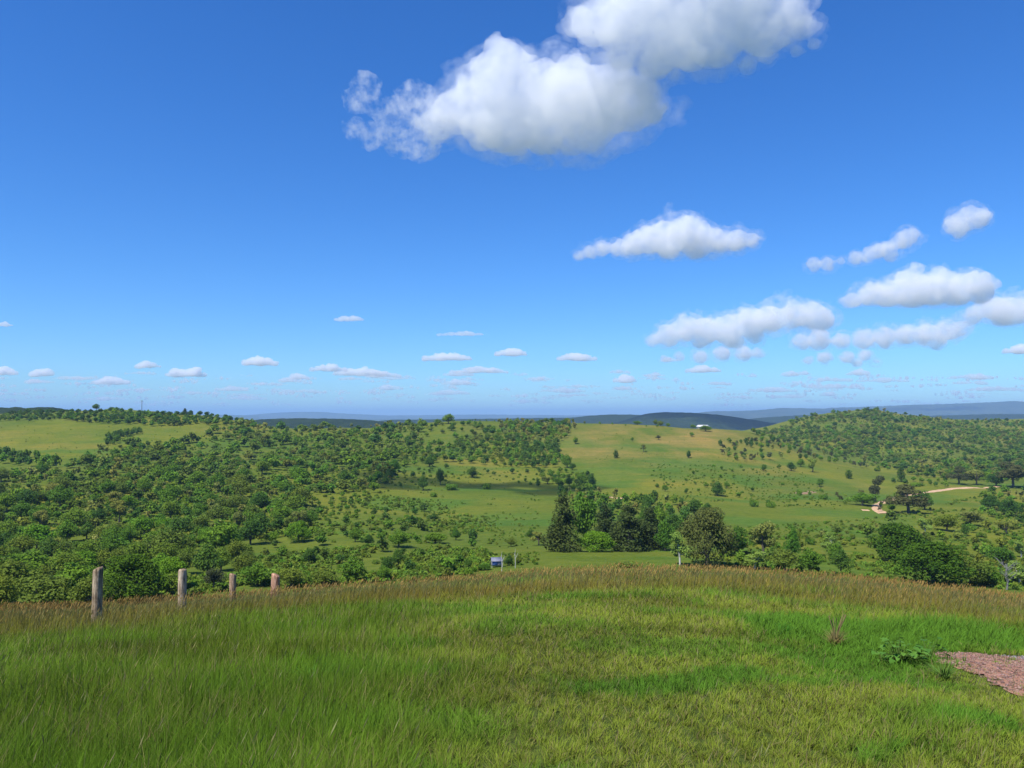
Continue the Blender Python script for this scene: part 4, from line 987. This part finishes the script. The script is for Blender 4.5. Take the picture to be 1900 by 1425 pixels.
spiky(1455, 1178, 90, .16, 'vivid green tuft at the shaded end of the lush strip', (.07, .24, .025), 'weed_tuft')
spiky(1752, 1262, 90, .2, 'yellow green grass tuft right beside the dirt patch', (.16, .30, .05), 'weed_tuft', None, .7)
spiky(1149, 1070, 60, .5, 'dark brown dead weed stalk sticking up from the grass crest', (.16, .10, .05), 'weed_tuft', (.12, .07, .04), .25)

# ------------------------------------------------------------------ clouds: closed lumpy bodies of thin even mist
def cloud_mat(name, dens, feat=None, thr=0.0):
    m = bpy.data.materials.new(name); m.use_nodes = True; n = m.node_tree; n.nodes.clear()
    o = n.nodes.new('ShaderNodeOutputMaterial'); v = n.nodes.new('ShaderNodeVolumePrincipled')
    v.inputs['Color'].default_value = (1, 1, 1, 1); v.inputs['Density'].default_value = dens; v.inputs['Anisotropy'].default_value = .1
    if feat:
        tc = n.nodes.new('ShaderNodeTexCoord'); q = N(n, 'ShaderNodeTexNoise', Scale=1.0 / feat, Detail=8.0, Roughness=.68); n.links.new(tc.outputs['Object'], q.inputs['Vector'])
        mr = n.nodes.new('ShaderNodeMapRange'); mr.inputs[1].default_value = .35 + thr; mr.inputs[2].default_value = .66 + thr; mr.inputs[3].default_value = 0.0; mr.inputs[4].default_value = dens * 1.7
        n.links.new(q.outputs[0], mr.inputs[0]); n.links.new(mr.outputs[0], v.inputs['Density'])
        m.cycles.volume_step_rate = .35
    n.links.new(v.outputs[0], o.inputs['Volume']); return m
def ico(sub=2):
    import bmesh
    b = bmesh.new(); bmesh.ops.create_icosphere(b, subdivisions=sub, radius=1); v = np.array([q.co[:] for q in b.verts]); f = np.array([[q.index for q in p.verts] for p in b.faces]); b.free(); return v, f
ICO = ico(2)
def cloud(puffs, d, dens, label, **kw):
    soft = kw.pop('soft', False)
    if not soft: return body(puffs, d, dens, label, **kw)
    fat = kw.get('fat', 1.0); o = body(puffs, d, dens, label, **{**kw, 'fat': fat * .86})
    k2 = {**kw, 'fat': fat * 1.22, 'thr': .09, 'seed': kw.get('seed', 1) + 50}; k2['feat'] = kw['feat'] * .7
    f = body(puffs, d, dens * .34, label, **{**k2, 'name': 'fringe'}); del f['label']; del f['category']
    f.location = f.location - o.location; f.parent = o; return o
def body(puffs, d, dens, label, name='cloud', sub=9, base=None, kind=None, seed=1, group=None, thick=1.0, vox=None, feat=None, fat=1.0, thr=0.0, disp=1.0):
    """puffs: (px,py,r) in photo pixels seen at distance d; a body with depth as well"""
    rg = np.random.default_rng(seed); k = d / F; P = []
    zb = None if base is None else CAM_Z + float(ray(950, base)[1]) * d
    for (px, py, r) in puffs:
        u, t = ray(px, py); y = d + rg.uniform(-.5, .5) * r * k * thick; c = np.array([float(u) * d, y, CAM_Z + float(t) * d]); Rr = r * k * fat
        P.append((c, Rr))
        for i in range(sub):
            v = rg.normal(size=3); v /= np.linalg.norm(v); v[2] = abs(v[2]) * .9 - .15; s = Rr * rg.uniform(.22, .42)
            c2 = c + v * Rr * rg.uniform(.8, 1.02); P.append((c2, s))
            for j in range(3):
                w = rg.normal(size=3); w /= np.linalg.norm(w); P.append((c2 + w * s * .95, s * rg.uniform(.25, .5)))
    V = []; Fc = []; o = 0
    for c, r in P:
        v = ICO[0] * r * np.array([1, 1.0, .9]) + c; V.append(v); Fc.append(ICO[1] + o); o += len(v)
    V = np.vstack(V); cen = V.mean(0)
    if zb is not None: V[:, 2] = np.where(V[:, 2] < zb, zb + (V[:, 2] - zb) * .18, V[:, 2])
    me = mesh_np('cloud_raw', V - cen, [np.vstack(Fc)]); o = bpy.data.objects.new('cloud_raw', me); COL.objects.link(o)
    m = o.modifiers.new('r', 'REMESH'); m.mode = 'VOXEL'; m.voxel_size = vox or k * 3.0
    dg = bpy.context.evaluated_depsgraph_get(); m2 = bpy.data.meshes.new_from_object(o.evaluated_get(dg)); bpy.data.objects.remove(o)
    co = np.zeros(len(m2.vertices) * 3); m2.vertices.foreach_get('co', co); co = co.reshape(-1, 3)
    no = np.zeros(len(m2.vertices) * 3); m2.vertices.foreach_get('normal', no); no = no.reshape(-1, 3)
    for sc, am in ((18, 9.0), (7, 5.0), (3.5, 2.4)):
        s = sc * k; q = fbm(co[:, 0] / s + co[:, 1] / s * .7, co[:, 2] / s - co[:, 1] / s * .6, seed + int(sc), 2) - .5; co = co + no * (q * am * k * disp)[:, None]
    m2.vertices.foreach_set('co', co.ravel().astype(np.float32)); m2.update(); m2.name = 'cloud'
    m2.materials.clear(); m2.materials.append(cloud_mat('cloud_mist', dens, feat, thr))
    o = obj(name, m2, loc=cen); tag(o, label, 'cloud' if kind is None else 'clouds', group, kind); return o
A1 = [(815, 235, 38), (850, 205, 52), (900, 165, 62), (935, 140, 58), (945, 210, 80), (1010, 185, 78), (1060, 200, 85), (1120, 195, 78), (1165, 200, 62), (1195, 205, 40), (1090, 240, 58), (1010, 245, 52), (900, 240, 50), (1060, 268, 26), (1100, 275, 22)]
cloud(A1, 3700, .008, 'big white cumulus with a peaked top and a ragged wisp trailing from one side', seed=2, feat=110, fat=1.12, soft=True)
cloud([(660, 185, 12), (678, 158, 14), (690, 190, 13), (715, 200, 14), (740, 205, 16), (770, 190, 20), (785, 215, 22), (765, 240, 18), (720, 250, 14), (690, 255, 14), (660, 240, 11), (745, 262, 16), (780, 262, 20), (655, 180, 8)], 3700, .012, 'thin torn wisps beside the big peaked cumulus', seed=4, sub=4, feat=60, fat=2.3, thr=.14)
A2 = [(1075, 50, 34), (1110, 30, 52), (1150, 60, 55), (1190, 20, 70), (1240, 70, 66), (1290, 20, 80), (1330, 70, 60), (1380, 20, 75), (1420, 60, 50), (1460, 40, 42), (1220, 105, 40), (1280, 110, 34), (1160, 95, 34), (1180, -60, 80), (1300, -70, 90), (1400, -60, 70), (1495, 50, 26), (1510, 80, 14), (1390, 120, 18), (1420, 105, 20), (1480, 95, 14)]
cloud(A2, 3300, .008, 'largest white cumulus cut off by the top of the picture', seed=3, feat=110, fat=1.12, soft=True)
cloud([(1190, 140, 10), (1240, 145, 10), (1210, 160, 14), (1175, 145, 12)], 3500, .006, 'small pale wisp bridging the two big cumulus clouds', seed=14, sub=4, feat=70, fat=2.4, thr=.08)
cloud([(1075, 472, 9), (1095, 468, 12), (1118, 460, 14), (1150, 462, 16), (1180, 452, 22), (1210, 444, 26), (1240, 440, 30), (1270, 436, 32), (1300, 446, 28), (1330, 450, 22), (1365, 448, 20), (1395, 446, 14), (1240, 462, 20), (1290, 462, 16), (1270, 422, 14)], 6200, .010, 'flat based white cloud alone in the middle of the blue sky', soft=True, fat=1.4, feat=83, seed=5, base=482)
cloud([(1510, 492, 12), (1535, 490, 13), (1560, 485, 8), (1590, 478, 12), (1625, 468, 15), (1650, 462, 14), (1680, 445, 17), (1690, 438, 15), (1655, 472, 12), (1610, 480, 9)], 6500, .009, 'slanting chain of small cloud puffs', soft=True, fat=1.4, feat=87, seed=6, sub=6)
cloud([(1770, 420, 14), (1790, 408, 20), (1815, 405, 18), (1800, 392, 14), (1780, 428, 12), (1828, 410, 10)], 6000, .010, 'small solitary puff of cloud high above the hills', soft=True, fat=1.4, feat=81, seed=7)
cloud([(1580, 558, 14), (1615, 548, 20), (1650, 545, 24), (1690, 540, 30), (1730, 538, 30), (1770, 540, 28), (1805, 530, 26), (1815, 548, 18), (1690, 515, 18), (1740, 512, 16), (1700, 500, 12)], 7800, .009, 'broad flat based white cloud below the slanting chain', soft=True, fat=1.4, feat=105, seed=8, base=568)
cloud([(1215, 632, 12), (1240, 622, 20), (1275, 612, 24), (1310, 612, 24), (1350, 612, 26), (1390, 600, 26), (1430, 590, 26), (1470, 585, 24), (1505, 586, 24), (1530, 592, 18), (1300, 635, 14), (1360, 632, 16), (1400, 625, 14)], 11000, .0065, 'long white cloud bank rising to one end, over the pasture hill', soft=True, fat=1.4, feat=148, seed=9, base=645)
cloud([(1235, 668, 8), (1260, 662, 8), (1300, 660, 12), (1340, 656, 13), (1380, 656, 13), (1405, 655, 9)], 15000, .005, 'thin flat layer right underneath the long white cloud bank', soft=True, fat=1.4, feat=202, seed=10, base=672)
cloud([(1485, 636, 14), (1520, 630, 18), (1560, 632, 14), (1600, 630, 16), (1640, 625, 18), (1680, 622, 18), (1720, 620, 20), (1760, 612, 20), (1785, 610, 14), (1640, 640, 10), (1740, 635, 12)], 12500, .006, 'long lumpy cloud bank under the broad flat based cloud', soft=True, fat=1.4, feat=169, seed=11, base=648)
cloud([(1500, 668, 8), (1530, 664, 10), (1570, 664, 10), (1605, 660, 10), (1590, 676, 8), (1625, 672, 7)], 17000, .005, 'thin flat cloud layer under the long lumpy bank', soft=True, fat=1.4, feat=230, seed=12, base=680)
cloud([(1810, 585, 16), (1840, 575, 22), (1880, 575, 26), (1930, 570, 30), (1980, 575, 26), (2020, 585, 18), (1860, 592, 16)], 9000, .008, 'white cloud running out of the picture beside the lumpy bank', soft=True, fat=1.4, feat=121, seed=13, base=605)
SM = [(648, 592, 30, 5, 14000), (482, 672, 33, 9, 20000), (830, 663, 48, 9, 19000), (948, 655, 30, 8, 18000), (1070, 664, 40, 7, 19000), (345, 692, 40, 10, 24000), (610, 684, 36, 8, 23000), (275, 678, 24, 7, 22000), (1160, 705, 22, 7, 26000), (78, 692, 20, 10, 23000), (858, 620, 55, 4, 15000), (5, 690, 30, 9, 24000), (850, 694, 30, 6, 26000), (1245, 668, 20, 4, 20000), (1890, 650, 30, 10, 16000), (535, 705, 18, 6, 27000), (5, 602, 20, 5, 14000), (205, 708, 40, 7, 28000), (720, 720, 30, 5, 32000), (430, 722, 32, 5, 31000), (1150, 690, 20, 3.5, 22000), (1550, 718, 60, 4, 30000), (1330, 712, 30, 4, 29000), (1430, 724, 50, 4, 33000), (1640, 706, 60, 4, 27000), (1800, 700, 50, 5, 26000), (1850, 722, 60, 5, 32000)]
SML = ['small wisp of cloud alone high over the middle of the horizon', 'small bright cloud low over the wooded hilltop end', 'small bright flat cloud low over the knob shaped crown', 'small cloud next to the bright flat one low over the skyline', 'small flat cloud low between the bright ones and the long bank']
rg0 = np.random.default_rng(77)
for i in range(38):
    b = rg0.uniform(684, 740); SM.append((rg0.uniform(-60, 1960), b, rg0.uniform(16, 60), rg0.uniform(3.0, 8.0) * (1 - (b - 684) / 110), 24000 + (b - 684) * 260))
for i, (px, py, hw, hh_, dd_) in enumerate(SM):
    pf = [(px + t * hw * .82, py + rg0.uniform(-.15, .2) * hh_ + abs(t) ** 2 * hh_ * .35, hh_ * (1.55 - .7 * abs(t)) * rg0.uniform(.75, 1.15)) for t in np.linspace(-1, 1, max(4, int(hw / hh_ * 1.6)))]
    cloud(pf, dd_, .0135 * 14000 / dd_ * (1. if hh_ > 6 else .8), SML[i] if i < len(SML) else 'small pale cloud in the scattered row just above the horizon', seed=30 + i, sub=5, base=py + hh_ * .6, group=None if i < len(SML) else 'small clouds just above the horizon', vox=dd_ / F * 1.2, disp=.45)
# thin far bank of many tiny clouds
pf = []
for i in range(260):
    a = rg0.uniform(-150, 2050); b = rg0.uniform(695, 752); n = rg0.integers(4, 14)
    for j in range(n): pf.append((a + j * 4.5, b + rg0.uniform(-.8, .8), rg0.uniform(2.2, 5.0) * (1 - abs(j / n - .5))))
cloud(pf, 40000, .0034, 'countless faint tiny clouds low over the horizon', name='distant_clouds', kind='stuff', sub=1, seed=99, vox=40000 / F * 1.1, thick=8, disp=.25)
# small cloud that shades the clearing on the hillside (passes overhead, out of the frame)
cx_, cy_, cz_ = g1(925, 908)
def shade_cloud(px, py, rx, alt, seed, label):
    x, y, z = g1(px, py); t = (alt - z) / sd.z; c = Vector((x, y, z)) + sd * t
    rg = np.random.default_rng(seed); V = []; Fc = []; o = 0
    for i in range(16):
        p = np.array([rg.uniform(-1, 1) * rx, rg.uniform(-1, 1) * rx * .5, rg.uniform(-.2, .3) * rx * .5]); r = rx * rg.uniform(.18, .36)
        V.append(ICO[0] * r * [1, .8, .6] + p); Fc.append(ICO[1] + o); o += len(ICO[0])
    me = mesh_np('cloud', np.vstack(V), [np.vstack(Fc)]); ob = bpy.data.objects.new('cloud', me); COL.objects.link(ob)
    m = ob.modifiers.new('r', 'REMESH'); m.mode = 'VOXEL'; m.voxel_size = rx * .06
    dg = bpy.context.evaluated_depsgraph_get(); m2 = bpy.data.meshes.new_from_object(ob.evaluated_get(dg)); bpy.data.objects.remove(ob)
    m2.materials.clear(); m2.materials.append(cloud_mat('cloud_mist', .05)); o = obj('cloud', m2, loc=c); tag(o, label, 'cloud')
shade_cloud(905, 906, 75, 600, 3, 'small low cloud overhead that shades the clearing on the hillside')

# ------------------------------------------------------------------ haze
m = bpy.data.materials.new('haze_air'); m.use_nodes = True; n = m.node_tree; n.nodes.clear()
o_ = n.nodes.new('ShaderNodeOutputMaterial'); v_ = n.nodes.new('ShaderNodeVolumePrincipled')
v_.inputs['Color'].default_value = (.42, .66, 1.0, 1); v_.inputs['Density'].default_value = 6.4e-5; v_.inputs['Anisotropy'].default_value = 0.0
n.links.new(v_.outputs[0], o_.inputs['Volume'])
zl = float(min(GZ.min(), PLAIN - 10)) - 3
v, f = bxm([(0, 0, (zl + 330) / 2, 92000, 92000, 330 - zl)])
tag(obj('haze', mesh_np('haze', v, [f], m)), 'thin blue haze of the air', 'haze', kind='stuff')
